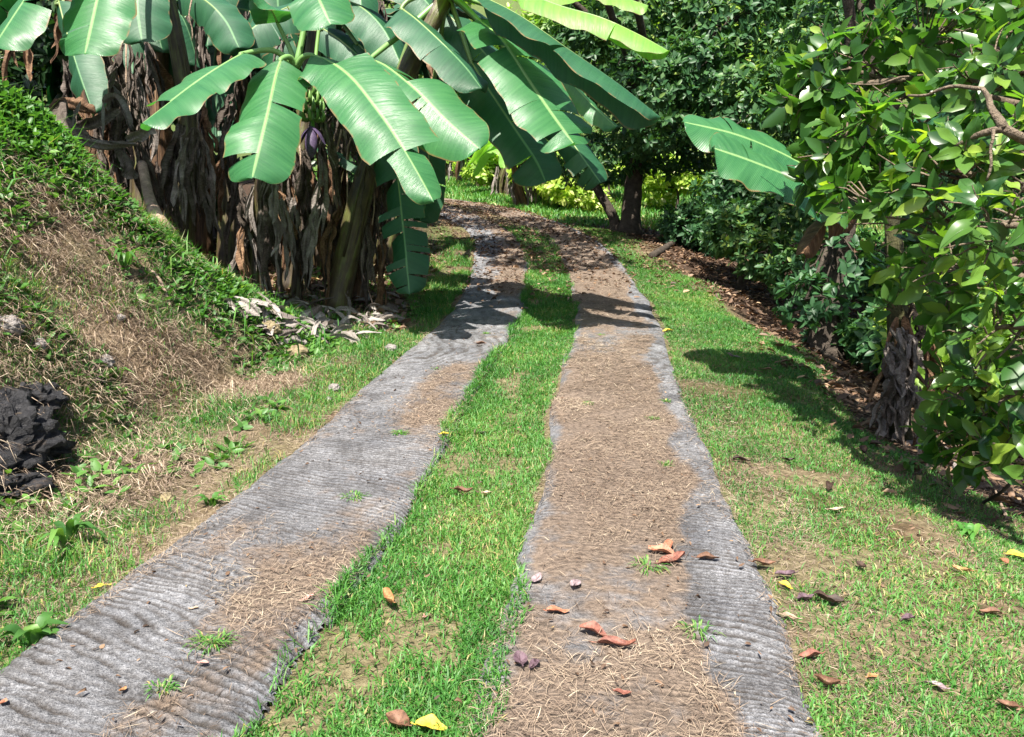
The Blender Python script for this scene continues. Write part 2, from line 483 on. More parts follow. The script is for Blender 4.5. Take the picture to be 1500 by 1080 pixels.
def strip(side, t0, t1, label):
    s0 = 6.3
    rows = list(np.arange(0, 1.0, .05)) if False else []
    s = 3.0
    while s < 7.6: rows.append(s); s += .05
    while s < 11.4: rows.append(s); s += .0085
    st = .0085
    while s < RS[-1] - 3: rows.append(s); st = min(st * 1.014, .2); s += st
    srow = np.array(rows)
    nt_ = 96
    u = np.linspace(0, 1, nt_)
    u = np.concatenate([[-.001, 0], u[1:-1], [1, 1.001]])
    S, U = np.meshgrid(srow, u, indexing='ij')
    e0 = t0 + .035 * fbm(srow * 1.3, srow * 0, 81 + side, 3) + .012 * sstep(16, 8, srow) * fbm(srow * 9, srow * 0, 83 + side, 2)
    e1 = t1 + .035 * fbm(srow * 1.3, srow * 0 + 5, 85 + side, 3) + .012 * sstep(16, 8, srow) * fbm(srow * 9, srow * 0 + 5, 87 + side, 2)
    Tt = e0[:, None] + (e1 - e0)[:, None] * np.clip(U, 0, 1)
    hh, gr = strip_height(Tt, S, side)
    edge = np.minimum(Tt - e0[:, None], e1[:, None] - Tt)
    hh = hh + .040 - .03 * np.exp(-(edge / .035) ** 1.2)
    gr = gr * sstep(20, 10, S)
    out_l = (U < 0); out_r = (U > 1)
    hh = np.where(out_l | out_r, -.16, hh)
    Tt = Tt + np.where(out_r, .03, 0) - np.where(out_l, .03, 0)
    bx = np.stack([np.interp(srow, RS, RP[:, k]) for k in range(3)], -1)
    tx = np.interp(srow, RS, RT[:, 0]); ty = np.interp(srow, RS, RT[:, 1])
    nn = np.hypot(tx, ty); tx /= nn; ty /= nn
    X = bx[:, 0, None] + Tt * ty[:, None]; Y = bx[:, 1, None] - Tt * tx[:, None]; Z = bx[:, 2, None] + hh
    if side == 0:
        dirt = .18 + .34 * sstep(-.86, -.62, Tt + .12 * fbm(S * 1.1, Tt, 91, 3)) + .42 * fbm(Tt * 1.6, S * .9, 92, 3)
    else:
        dirt = .78 + .3 * fbm(Tt * 1.6, S * .9, 93, 3) - .75 * sstep(.90, 1.04, Tt - .10 * sstep(9.2, 10.5, S) + .09 * fbm(S * 1.6, Tt, 94, 3))
    dirt = dirt + .20 * fbm(Tt * 5, S * 4, 95, 3) + .25 * sstep(14, 18, S) - .35 * sstep(.1, .02, edge)
    m, n = X.shape
    i = np.arange(m - 1)[:, None] * n + np.arange(n - 1)[None, :]
    f = np.stack([i, i + 1, i + n + 1, i + n], -1).reshape(-1, 4)
    o = link('concrete_path', mesh_np('concrete_path', np.stack([X, Y, Z], -1).reshape(-1, 3), [f], mat_conc,
             {'groove': gr.ravel(), 'dirt': dirt.ravel()}))
    tag(o, label, kind='structure')
    return e0, e1
LT0, LT1, RT0, RT1 = -1.225, -.325, .29, 1.225
strip(0, LT0, LT1, 'grey raked concrete wheel strip of the track, beside the bank')
strip(1, RT0, RT1, 'raked concrete wheel strip covered in dry thatch, beside the sloping lawn')

# ------------------------------------------------------------------ grass, straw and litter (stuff)
def blades_mesh(name, P, L, W, lean0, lean1, v, mat, az=None, twist=.5):
    """each blade: root pair, middle pair, tip"""
    n = len(P)
    if az is None: az = rng.uniform(0, 2 * np.pi, n)
    d = np.stack([np.cos(az), np.sin(az), np.zeros(n)], -1)
    tw = az + np.pi / 2 + rng.normal(0, twist, n)
    w = np.stack([np.cos(tw), np.sin(tw), rng.normal(0, .15, n)], -1) * (W / 2)[:, None]
    up = np.array([0, 0, 1.])
    m1 = P + (d * np.sin(lean0)[:, None] + up * np.cos(lean0)[:, None]) * (L * .5)[:, None]
    m2 = m1 + (d * np.sin(lean1)[:, None] + up * np.cos(lean1)[:, None]) * (L * .5)[:, None]
    V = np.stack([P - w * .7, P + w * .7, m1 + w, m1 - w, m2], 1).reshape(-1, 3)
    b = np.arange(n)[:, None] * 5
    return link(name, mesh_np(name, V, [b + np.array([[0, 1, 2, 3]]), b + np.array([[3, 2, 4]])], mat, {'v': np.repeat(v, 5)}))

def scatter(n, x0, x1, y0, y1, dens_fn, ypow=1.0):
    """random ground points kept with probability dens_fn(x,y,t,s,bank); more of them near the camera when ypow > 1"""
    x = rng.uniform(x0, x1, n); y = y0 + (y1 - y0) * rng.uniform(0, 1, n) ** ypow
    global SCZ
    z, t, s, b = H(x, y, True); SCZ = z
    k = rng.uniform(0, 1, n) < dens_fn(x, y, t, s, b)
    return x[k], y[k], z[k], t[k], s[k], b[k]

def inframe(x, y, m=.72): return np.abs(x) < m * y + .5

# --- the turf between the wheel strips
def d_mid(x, y, t, s, b):
    e0 = LT1 - .02 + .065 * fbm(s * 2.5, t * 3, 101, 4); e1 = RT0 - .01 + .07 * fbm(s * 2.2, s * 0, 102, 3) + .03 * sstep(4.3, 3, y)
    m = (t > e0 - .02) & (t < e1 + .02)
    bare = sstep(.30, .62, fbm(x * 3.2, y * 2.1, 103, 4))
    return m * (1 - .85 * bare) * (1 - .55 * sstep(11, 14.5, y))
x, y, z, t, s, b = scatter(480000, -1.4, 1.4, 1.3, 18, d_mid, 2.0)
n = len(x)
sz = 1 + .05 * np.clip(y - 4, 0, 10)
tall = 1 + .5 * sstep(-.18, -.33, t) + .35 * vnoise(x * 5, y * 5, 5)
L = rng.uniform(.016, .052, n) * sz * tall * (.75 + .5 * vnoise(x * 9, y * 9, 15))
W = rng.uniform(.0030, .0062, n) * sz
v = np.clip(.46 + .34 * fbm(x * 2, y * 2, 6, 3) + rng.normal(0, .18, n) + .5 * (rng.uniform(0, 1, n) < .04), 0, 1)
g = blades_mesh('grass', np.stack([x, y, z - .004 + .035 * ((t < LT1) | (t > RT0))], -1), L, W, np.abs(rng.normal(.55, .35, n)), np.abs(rng.normal(1.15, .4, n)), v, M['grass'])
tag(g, 'bright green turf growing between the two concrete strips', 'grass', kind='stuff')

# --- verge beside the trees
def d_right(x, y, t, s, b):
    e = RT1 + .0 + .09 * fbm(s * 2.5, t * 3, 111, 4)
    lim = 2.55 + .55 * sstep(6, 4, y) + .5 * fbm(x * .9, y * .9, 112, 3) - .5 * sstep(8, 11, y)
    m = (t > e) * sstep(lim + .25, lim - .2, t)
    patch = sstep(-.55, .25, fbm(x * 1.2, y * 1.2, 113, 4) + .70 * sstep(3.2, 4.6, y) - .20)
    return m * patch * (1 - .5 * sstep(10, 15, y)) * inframe(x, y)
x, y, z, t, s, b = scatter(560000, .8, 4.6, 1.3, 20, d_right, 1.5)
n = len(x)
sz = 1 + .06 * np.clip(y - 4, 0, 10)
L = rng.uniform(.02, .055, n) * sz
W = rng.uniform(.0030, .0060, n) * sz
v = np.clip(.42 + .28 * fbm(x * 1.6, y * 1.6, 7, 3) + rng.normal(0, .18, n) + .12 * sstep(4.5, 2.5, y) + .5 * (rng.uniform(0, 1, n) < .06), 0, 1)
g = blades_mesh('grass', np.stack([x, y, z - .004], -1), L, W, np.abs(rng.normal(.6, .35, n)), np.abs(rng.normal(1.2, .4, n)), v, M['grass'])
tag(g, 'short green turf on the verge sloping down to the trees', 'grass', kind='stuff')

# --- verge and lower bank beside the rock
def d_left(x, y, t, s, b):
    e = LT0 + .01 - .10 * fbm(s * 2.5, t * 3, 121, 4)
    m = (t < e) * (t > -5.5)
    patch = sstep(-.25, .45, fbm(x * 1.5, y * 1.5, 122, 4) + .25 * sstep(-2.0, -1.4, t) + .26 * sstep(.1, .5, b) + .9 * sstep(1.7, 2.4, SCZ) + 1.1 * sstep(5.8, 7.2, y + .4 * fbm(x, y, 124, 2)) * (t < -1.7))
    return m * patch * inframe(x, y) * (1 - .92 * sstep(8.3, 9.2, y) * sstep(-1.6, -1.95, t)) * (1 - .6 * sstep(11, 15, y))
x, y, z, t, s, b = scatter(600000, -6.5, -.6, 1.3, 16, d_left, 1.25)
n = len(x)
sz = 1 + .06 * np.clip(y - 4, 0, 10)
up = sstep(.2, 1.2, b)
L = rng.uniform(.022, .07, n) * sz * (1 + 1.1 * up * rng.uniform(0, 1, n)) * (1 + .7 * sstep(.4, .8, vnoise(x * 3, y * 3, 4)))
W = rng.uniform(.0028, .0058, n) * sz * (1 + .35 * up)
v = np.clip(.40 + .25 * fbm(x * 1.6, y * 1.6, 8, 3) + rng.normal(0, .2, n) + .5 * (rng.uniform(0, 1, n) < .14), 0, 1)
g = blades_mesh('grass', np.stack([x, y, z - .004], -1), L, W, np.abs(rng.normal(.45, .35, n)), np.abs(rng.normal(1.15, .5, n)), v, M['grass'])
tag(g, 'patchy longer grass on the verge and bank beside the dark rock', 'grass', kind='stuff')

# --- straw hanging on the bank
x, y, z, t, s, b = scatter(150000, -6.5, -1.6, 2, 10, lambda x, y, t, s, b: np.maximum(sstep(.02, .2, b), .6 * (t < -1.65)) * sstep(9.2, 8.6, y) * (1 - .75 * sstep(5.9, 7.1, y)) * (SCZ < 2.0) * inframe(x, y) * (.15 + .85 * sstep(-.35, .2, fbm(x * 1.4 + 9, y * 1.4 + SCZ, 133, 3))), 1.2)
n = len(x)
g = blades_mesh('dry_grass', np.stack([x, y, z], -1), rng.uniform(.07, .24, n), rng.uniform(.0025, .0055, n), np.abs(rng.normal(1.15, .3, n)), rng.normal(1.9, .35, n), np.clip(rng.normal(.5, .3, n), 0, 1), M['straw'],
                az=np.where(rng.uniform(0, 1, n) < .6, rng.normal(-.5, .7, n), rng.uniform(0, 6.28, n)))
tag(g, 'tan dead grass hanging over the bare face of the bank', 'dry grass', kind='stuff')

# --- sunny grass past the bend
def d_far(x, y, t, s, b):
    return (np.abs(t) > 1.2) * ((t > 0) | (y > 26)) * sstep(18, 21, y)
x, y, z, t, s, b = scatter(150000, -10, 16, 17, 46, d_far, 1.3)
n = len(x)
L = rng.uniform(.10, .26, n); W = rng.uniform(.02, .04, n)
v = np.clip(.62 + .2 * fbm(x, y, 9, 3) + rng.normal(0, .16, n), 0, 1)
g = blades_mesh('grass', np.stack([x, y, z - .01], -1), L, W, np.abs(rng.normal(.4, .3, n)), np.abs(rng.normal(1.0, .4, n)), v, M['grass'])
tag(g, 'sunlit grass slope beyond the bend of the track', 'grass', kind='stuff')

# --- dry straw lying on strips, verge and bank
def d_straw(x, y, t, s, b):
    dirt_r = (t > RT0 - .03) * (t < RT1 + .35) * np.clip(.8 + .5 * fbm(t * 1.6, s * .9, 93, 3) - .92 * sstep(.90, 1.04, t - .10 * sstep(9.2, 10.5, s) + .09 * fbm(s * 1.6, t, 94, 3)) * (t < 1.2), 0, 1)
    dirt_r = dirt_r * (.12 + .88 * sstep(-.5, .25, fbm(t * 5, s * 4, 95, 3) + .6 * fbm(t * 1.5, s * 1.2, 96, 2)))
    dirt_l = (t > LT0 - .25) * (t < LT1 + .05) * sstep(.1, .6, .25 * sstep(-.86, -.62, t) + .55 * fbm(t * 1.6, s * .9, 92, 3) + .3 * (t < -1.12))
    bankp = (t < LT0 - .1) * (.35 + .65 * sstep(-.3, .3, fbm(x * 1.1 + 9, y * 1.1, 131, 3) + .12)) * (1 + 1.2 * (b > .15)) * (SCZ < 1.7)
    rightp = (t > RT1 + .1) * (t < 4.5) * (.12 + .5 * sstep(.1, .6, fbm(x * 1.3, y * 1.3, 132, 3))) * sstep(9, 7, y)
    return np.clip(dirt_r + .8 * dirt_l + bankp + rightp, 0, 1) * inframe(x, y) * (1 - .6 * sstep(8, 12, y))
x, y, z, t, s, b = scatter(620000, -5.5, 4.5, 1.3, 13, d_straw, 1.8)
n = len(x)
sl = np.where((t > LT0) & (t < LT1), strip_height(t, s, 0)[0] + .046, np.where((t > RT0) & (t < RT1), strip_height(t, s, 1)[0] + .046, .004))
L = rng.uniform(.02, .075, n) * (1 + .5 * (rng.uniform(0, 1, n) < .04)) * (1 + .09 * np.clip(y - 3, 0, 9)); W = rng.uniform(.0011, .0026, n) * (1 + .16 * np.clip(y - 3, 0, 9))
v = np.clip(rng.normal(.44, .27, n) + .25 * fbm(x * 2.2, y * 2.2, 134, 3), 0, 1)
up = np.where(b > .3, .8, 1.25)
g = blades_mesh('dry_grass', np.stack([x, y, z + sl + rng.uniform(0, .006, n)], -1), L, W, up + np.abs(rng.normal(.18, .16, n)), rng.normal(1.62, .2, n), v, M['straw'])
tag(g, 'dry tan grass cuttings lying over the track and bank', 'dry grass', kind='stuff')

# --- lens-shaped leaves, many in one mesh
_LT = np.array([(0, 0, 0), (.30, .5, .10), (.30, -.5, .10), (.70, .42, .03), (.70, -.42, .03), (1, 0, -.12), (.30, 0, 0), (.70, 0, -.05)])
_LF3 = np.array([(0, 6, 1), (0, 2, 6), (7, 5, 3), (7, 4, 5)]); _LF4 = np.array([(6, 7, 3, 1), (6, 2, 4, 7)])
def leaves_mesh(name, base, dirv, nor, L, W, v, mat, fold=1.0):
    n = len(base)
    dirv = dirv / (np.linalg.norm(dirv, axis=1)[:, None] + 1e-9)
    nor = nor - dirv * (nor * dirv).sum(1)[:, None]; nor /= np.linalg.norm(nor, axis=1)[:, None] + 1e-9
    side = np.cross(nor, dirv)
    fo = np.broadcast_to(np.asarray(fold, float), (n,))
    V = (base[:, None, :] + dirv[:, None, :] * (_LT[None, :, 0, None] * L[:, None, None]) + side[:, None, :] * (_LT[None, :, 1, None] * W[:, None, None])
         + nor[:, None, :] * (_LT[None, :, 2, None] * (L * fo)[:, None, None]))
    b = np.arange(n)[:, None, None] * 8
    return mesh_np(name, V.reshape(-1, 3), [(b + _LF3[None]).reshape(-1, 3), (b + _LF4[None]).reshape(-1, 4)], mat, {'v': np.repeat(v, 8)})

def litter(name, n, x0, x1, y0, y1, fn, Lr, label, matk='litter', ypow=1.0, rise=.02):
    x, y, z, t, s, b = scatter(n, x0, x1, y0, y1, fn, ypow)
    n = len(x)
    az = rng.uniform(0, 6.283, n)
    d = np.stack([np.cos(az), np.sin(az), rng.normal(.1, .25, n)], -1)
    nor = np.stack([rng.normal(0, .4, n), rng.normal(0, .4, n), np.ones(n)], -1)
    sl = np.where(np.abs(t) < 1.25, .045, .0)
    L = rng.uniform(*Lr, n)
    me = leaves_mesh(name, np.stack([x, y, z + sl + rng.uniform(0, rise, n)], -1), d, nor, L, L * rng.uniform(.28, .5, n), rng.beta(1.6, 1.8, n), M[matk], rng.normal(.8, 1.2, n))
    return tag(link(name, me), label, 'leaf litter', kind='stuff')
litter('leaf_litter', 34000, 1.3, 9, 4, 22, lambda x, y, t, s, b: sstep(1.9, 2.9, t + .45 * sstep(9, 12, y) + .35 * fbm(x * 1.3, y * 1.3, 31, 3)) * (1 - .85 * sstep(5.2, 4.0, y)) , (.05, .12), 'brown leaf litter under the trees on the shaded slope')
litter('leaf_litter', 30000, -4, 3, 8, 23, lambda x, y, t, s, b: sstep(9, 13.5, y) * (t > -2.6) * (t < 1.9) * (.35 + .65 * sstep(-.2, .4, fbm(x * 1.2, y * .9, 141, 3))), (.04, .10), 'brown fallen leaves strewn over the shaded bend of the track')
litter('leaf_litter', 14000, -4, 5, 1.4, 9, lambda x, y, t, s, b: (.3 + .7 * (t > 1.3) * sstep(5, 3, y)) * (b < .5) * inframe(x, y), (.008, .032), 'small brown leaf scraps on the track and verge', 'litter', 1.3, .008)
litter('leaf_litter', 9000, -6, -1.2, 8.2, 14, lambda x, y, t, s, b: (t < -1.5) * 1.0, (.06, .16), 'brown leaf litter under the banana clump')
# ------------------------------------------------------------------ trees
def crown_shoots(lumps, n, rng_, shell=.55):
    """shoot tips in lumpy ellipsoids: lumps = (centre, radii)"""
    vol = np.array([l[1][0] * l[1][1] * l[1][2] for l in lumps]) ** .75
    k = rng_.choice(len(lumps), n, p=vol / vol.sum())
    c = np.array([tuple(l[0]) for l in lumps])[k]; r = np.array([tuple(l[1]) for l in lumps])[k]
    d = rng_.normal(0, 1, (n, 3)); d /= np.linalg.norm(d, axis=1)[:, None]
    lump = 1 + .22 * fbm(d[:, 0] * 2.2 + k * 3.1, d[:, 1] * 2.2 + d[:, 2] * 1.7, 5, 3)
    rad = (shell + (1 - shell) * rng_.uniform(0, 1, n) ** .6) * lump
    return c + d * r * rad[:, None], d

def shoots_to_leaves(P, D, per, L, wr, rng_, up=.5, spread=(45, 95), hang=0.0):
    """a rosette of leaves round each shoot tip; returns base, dir, normal, L, W"""
    n = len(P)
    ax = D + np.array([0, 0, up]) + rng_.normal(0, .3, (n, 3)); ax /= np.linalg.norm(ax, axis=1)[:, None]
    ref = np.cross(ax, rng_.normal(0, 1, (n, 3))); ref /= np.linalg.norm(ref, axis=1)[:, None]
    bi = np.cross(ax, ref)
    B = []; DD = []; NN = []; LL = []
    for j in range(per):
        a = j * 2.4 + rng_.normal(0, .25, n); th = np.radians(rng_.uniform(spread[0], spread[1], n)) * (1 - .35 * j / max(1, per))
        rad = ref * np.cos(a)[:, None] + bi * np.sin(a)[:, None]
        d = ax * np.cos(th)[:, None] + rad * np.sin(th)[:, None]; d[:, 2] -= hang
        nor = ax * np.sin(th)[:, None] - rad * np.cos(th)[:, None] + rng_.normal(0, .22, (n, 3))
        ll = L * rng_.uniform(.65, 1.2, n) * (1 - .3 * j / max(1, per))
        B.append(P - ax * (ll * .35 * (1 - j / per))[:, None] + rad * (ll * .06)[:, None]); DD.append(d); NN.append(nor); LL.append(ll)
    B = np.concatenate(B); LL = np.concatenate(LL)
    return B, np.concatenate(DD), np.concatenate(NN), LL, LL * wr * rng_.uniform(.85, 1.15, len(LL))

def limb(mb, p0, p1, r0, r1, sag=.0, n=9, seed=0, seg=8):
    p0 = np.array(tuple(p0)); p1 = np.array(tuple(p1)); ln = np.linalg.norm(p1 - p0)
    u = np.linspace(0, 1, n)[:, None]
    pts = p0 + (p1 - p0) * u
    wob = np.stack([fbm(u[:, 0] * 2.3, u[:, 0] * 0 + seed, 200, 2), fbm(u[:, 0] * 2.3, u[:, 0] * 0 + seed, 201, 2), fbm(u[:, 0] * 2.3, u[:, 0] * 0 + seed, 202, 2)], -1)
    pts = pts + wob * ln * .07 * np.sin(np.pi * u) + np.array([0, 0, 1]) * sag * ln * np.sin(np.pi * u)
    mb.tube(pts, np.linspace(r0, r1, n), seg, rough=.18, seed=seed)
    return pts

def tree(name, label, cat, base, trunks, lumps, nsh, per, L, mat, seed, wr=.42, bark_m='bark', group=None, shell=.55, up=.5, vmean=.42, hang=0., crown_name='crown', limb_k=.62):
    """trunks: list of (list of points, r0, r1); each lump also gets a limb"""
    rg = np.random.default_rng(seed)
    root = thing(name, label, cat, base, group)
    b = Vector(base)
    tb = MB(); tips = []
    for pts, r0, r1 in trunks:
        sp = spline(pts, 14)
        rr = np.linspace(r0, r1, 14); rr[0] *= 1.35; rr[1] *= 1.12
        tb.tube(sp, rr, 12, rough=.2, seed=seed); tips.append((sp, rr))
    if tips: tb.build('trunk', M[bark_m], root, b)
    for i, (c, r) in enumerate(lumps):
        if not tips: break
        sp, rr = min(tips, key=lambda q: np.linalg.norm(q[0][-1] - np.array(tuple(c))))
        k = rg.integers(8, 14)
        lb = MB(); pts = limb(lb, sp[k - 1 if k == 14 else k], c, rr[min(k, 13)] * limb_k, .018, .08, 9, seed + i)
        for q in range(4):
            st = pts[rg.integers(4, 9)]
            e = np.array(tuple(c)) + rg.normal(0, .55, 3) * np.array(tuple(r))
            limb(lb, st, e, .016 + .002 * r[0], .006, .05, 6, seed + i * 7 + q, 5)
        lb.build('branch', M[bark_m], root, b)
    P, D = crown_shoots(lumps, nsh, rg, shell)
    B, DD, NN, LL, WW = shoots_to_leaves(P, D, per, L, wr, rg, up, hang=hang)
    v = np.clip(rg.normal(vmean, .16, len(LL)) + np.tile(.22 * fbm(P[:, 0] * .9, P[:, 1] * .9 + P[:, 2], seed, 2), per) + np.repeat(np.linspace(-.08, .14, per), nsh), 0, 1)
    o = link(crown_name, leaves_mesh(crown_name, B - np.array(tuple(b)), DD, NN, LL, WW, v, M[mat], .8), root)
    o['kind'] = 'stuff'
    return root

def lumps_in(c, r, k, seed, rs=(.38, .6)):
    rg = np.random.default_rng(seed); out = []
    for i in range(k):
        d = rg.normal(0, 1, 3); d /= np.linalg.norm(d)
        f = rg.uniform(.35, .8)
        q = rg.uniform(*rs)
        out.append((np.array(tuple(c)) + d * np.array(r) * f, np.array(r) * q))
    return out

def lump_px(px, py, D, rpx, rpy, rd):
    """crown lump centred on a photo pixel"""
    return (np.array(tuple(at(px, py, D))), np.array([rpx / FOC * D, rd, rpy / FOC * D]))

# the big tree past the verge: trunk seen at the bend, crown over the slope
bt = snap(at(922, 345, 17.0), -.1)
lm = [lump_px(1060, 40, 15.5, 105, 85, 1.3), lump_px(960, 150, 15, 90, 75, 1.1), lump_px(1100, 165, 14.6, 95, 75, 1.1), lump_px(930, 20, 16, 110, 90, 1.3), lump_px(1020, 110, 14.8, 70, 60, .9),
      lump_px(870, 90, 16.5, 80, 80, 1.2), lump_px(1040, -90, 16, 130, 70, 1.5), lump_px(1200, -60, 15.5, 130, 100, 1.6), lump_px(880, 235, 17.5, 80, 42, 1.1), lump_px(1000, 215, 17, 90, 45, 1.1), lump_px(1190, 80, 14.5, 80, 70, 1.2),]
lm += [(np.array(c_), np.array(r_)) for c_, r_ in [((-.2, 9.9, 7.2), (1.2, 1.1, .6)), ((-.5, 12.0, 7.5), (1.3, 1.3, .7)), ((-1.0, 14.6, 7.9), (1.4, 1.3, .8)), ((.7, 12.9, 7.6), (1.1, 1.2, .7))]]  # unseen crown lumps over the road, added to shade the far track
tree('tree', 'dark leaning tree with forked trunk and dense glossy crown at the bend', 'tree', bt,
     [([bt, at(926, 290, 17.1), at(934, 235, 17.0), at(960, 150, 16.4)], .23, .13), ([bt + Vector((-.25, .1, 0)), at(898, 318, 17.2), at(872, 272, 17.1), at(850, 225, 17)], .13, .07)],
     lm, 6000, 6, .19, 'citrus', 41, .45, vmean=.45)
# second trunk on the shaded slope
b2 = snap(at(1212, 505, 9.3), -.1)
lm2 = [lump_px(1225, 395, 9.1, 60, 70, .45), lump_px(1180, 440, 8.9, 45, 40, .4), lump_px(1255, 240, 9.6, 80, 70, .8), lump_px(1330, 130, 10, 110, 110, 1.2), lump_px(1230, 60, 10.5, 90, 90, 1.0), lump_px(1400, 260, 10, 120, 110, 1.1), lump_px(1390, -20, 11, 140, 110, 1.5), lump_px(1260, -100, 11, 140, 90, 1.5)] + [(np.array(c_), np.array(r_)) for c_, r_ in [((4.4, 7.6, 6.4), (1.2, 1.0, .6)), ((2.7, 7.3, 6.2), (.8, 1.0, .5)), ((2.8, 9.3, 6.6), (.9, 1.0, .5)), ((3.7, 8.7, 6.6), (1.0, 1.0, .5)), ((5.6, 8.4, 6.6), (1.3, 1.1, .7))]]  # the lumps appended last are unseen, added overhead to shade the litter slope
tree('tree', 'thick dark trunk on the shaded leaf litter slope with low leafy shoots', 'tree', b2,
     [([b2, at(1214, 460, 9.3), at(1222, 400, 9.4), at(1240, 300, 9.5), at(1270, 150, 10)], .20, .12)], lm2, 2900, 6, .15, 'citrus', 43, .45, vmean=.36)
# small-leaved bushes under them
b3 = snap(at(1085, 405, 12.5))
tree('bush', 'leafy green bush beside the leaf litter below the big banana leaf', 'bush', b3, [([b3, at(1085, 370, 12.4), at(1090, 330, 12.4)], .05, .03), ([b3, at(1110, 370, 12.3), at(1140, 340, 12.2)], .04, .02)],
     [lump_px(1075, 335, 12.2, 50, 42, .6), lump_px(1120, 375, 11.6, 45, 40, .5), lump_px(1145, 320, 12, 55, 50, .7), lump_px(1060, 290, 13, 50, 40, .7), lump_px(1165, 400, 11, 40, 38, .5), lump_px(1095, 270, 13, 60, 40, .7)], 900, 6, .15, 'citrus', 45, .45, vmean=.58)
b4 = snap(at(1010, 375, 16))
tree('bush', 'low dark bush between the forked trunk and the leafy bush', 'bush', b4, [([b4, at(1005, 350, 16), at(1010, 320, 16)], .05, .03)],
     [lump_px(1005, 335, 16, 42, 35, .8), lump_px(1045, 345, 15.5, 40, 32, .7)], 360, 6, .17, 'citrus', 46, .45, vmean=.4)
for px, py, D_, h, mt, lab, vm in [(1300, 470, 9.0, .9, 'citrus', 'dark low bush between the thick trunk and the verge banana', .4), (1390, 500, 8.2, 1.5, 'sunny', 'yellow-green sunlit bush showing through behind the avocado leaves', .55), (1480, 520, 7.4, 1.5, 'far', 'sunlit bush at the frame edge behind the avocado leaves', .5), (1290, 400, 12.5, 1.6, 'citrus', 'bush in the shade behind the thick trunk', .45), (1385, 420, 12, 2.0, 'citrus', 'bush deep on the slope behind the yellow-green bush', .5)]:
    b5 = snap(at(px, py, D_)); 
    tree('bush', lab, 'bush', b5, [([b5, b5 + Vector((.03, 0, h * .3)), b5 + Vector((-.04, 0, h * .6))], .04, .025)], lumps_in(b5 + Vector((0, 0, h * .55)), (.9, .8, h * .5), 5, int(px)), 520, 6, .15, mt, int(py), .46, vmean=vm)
# trees that close the slope on the right
for i, (x, y, h, lab) in enumerate([(8.2, 12.5, 6.5, 'dense dark tree deep on the slope behind the thick trunk'), (12.5, 17, 8, 'tall dark tree beyond the slope, behind the forked trunk crown')]):
    z = Hs(x, y); b = Vector((x, y, z - .1))
    tree('tree', lab, 'tree', b, [([b, b + Vector((.1, 0, h * .3)), b + Vector((-.1, .2, h * .55))], .22, .12)],
         lumps_in((x, y, z + h * .62), (2.7, 2.6, h * .42), 9, 60 + i), 1700, 6, .26, 'citrus', 70 + i, .45, vmean=.5)
# trees behind the banana clump: dark mass
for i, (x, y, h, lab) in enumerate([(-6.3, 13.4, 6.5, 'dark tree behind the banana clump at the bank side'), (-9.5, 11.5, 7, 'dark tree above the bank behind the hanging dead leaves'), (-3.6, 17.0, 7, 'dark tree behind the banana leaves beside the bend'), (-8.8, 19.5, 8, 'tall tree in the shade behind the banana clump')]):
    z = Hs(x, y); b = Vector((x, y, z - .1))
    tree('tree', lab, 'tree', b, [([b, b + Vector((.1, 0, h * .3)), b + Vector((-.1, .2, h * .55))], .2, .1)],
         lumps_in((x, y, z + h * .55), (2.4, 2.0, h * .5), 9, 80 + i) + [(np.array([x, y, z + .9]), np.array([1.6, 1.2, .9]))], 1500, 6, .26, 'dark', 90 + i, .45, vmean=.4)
# far sunlit trees round the head of the valley
far = [(-9, 41, 9), (-3.5, 44, 10), (1.5, 40, 8.5), (6.5, 37, 8), (11.5, 34, 9), (17, 30, 9), (-15, 40, 10), (20, 22, 9), (-22, 36, 10), (4, 52, 11), (14, 46, 11), (-7, 54, 12), (24, 40, 11)]
fl = ['sunlit tree far beyond the bend above the far banana plants', 'tall sunlit tree standing highest beyond the bend', 'pale green tree in the sun, framed by the drooping banana leaves', 'sunlit tree behind the forked trunk', 'sunlit tree seen through the gap under the dark crown', 'sunlit tree far down the slope behind the bushes',
      'distant tree hidden behind the banana clump', 'tree at the far end of the shaded slope', 'distant tree beyond the bank', 'highest tree of the far hillside', 'tree on the far hillside above the shaded slope', 'tree on the far hillside above the bend', 'tree on the hillside past the shaded slope']
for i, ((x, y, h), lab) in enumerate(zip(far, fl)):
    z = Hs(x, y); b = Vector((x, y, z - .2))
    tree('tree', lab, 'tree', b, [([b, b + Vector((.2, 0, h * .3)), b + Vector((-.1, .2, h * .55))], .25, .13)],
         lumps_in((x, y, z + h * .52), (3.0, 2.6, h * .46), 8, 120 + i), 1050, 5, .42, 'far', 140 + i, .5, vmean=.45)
# sunlit shrubs beyond the bend and under the dark crown
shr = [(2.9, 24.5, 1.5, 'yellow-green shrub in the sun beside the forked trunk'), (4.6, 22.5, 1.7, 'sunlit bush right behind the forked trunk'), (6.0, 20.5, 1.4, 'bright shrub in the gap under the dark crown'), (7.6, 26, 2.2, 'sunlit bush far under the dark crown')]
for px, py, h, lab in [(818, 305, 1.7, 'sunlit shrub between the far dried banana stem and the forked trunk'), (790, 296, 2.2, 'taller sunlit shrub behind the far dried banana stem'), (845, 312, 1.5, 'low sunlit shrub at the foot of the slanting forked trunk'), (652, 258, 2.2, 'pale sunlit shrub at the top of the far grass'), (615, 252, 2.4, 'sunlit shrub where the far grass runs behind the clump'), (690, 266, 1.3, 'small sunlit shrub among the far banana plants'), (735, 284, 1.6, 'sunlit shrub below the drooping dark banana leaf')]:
    q, _ = ground_at(px, py); shr.append((q.x, q.y, h, lab))
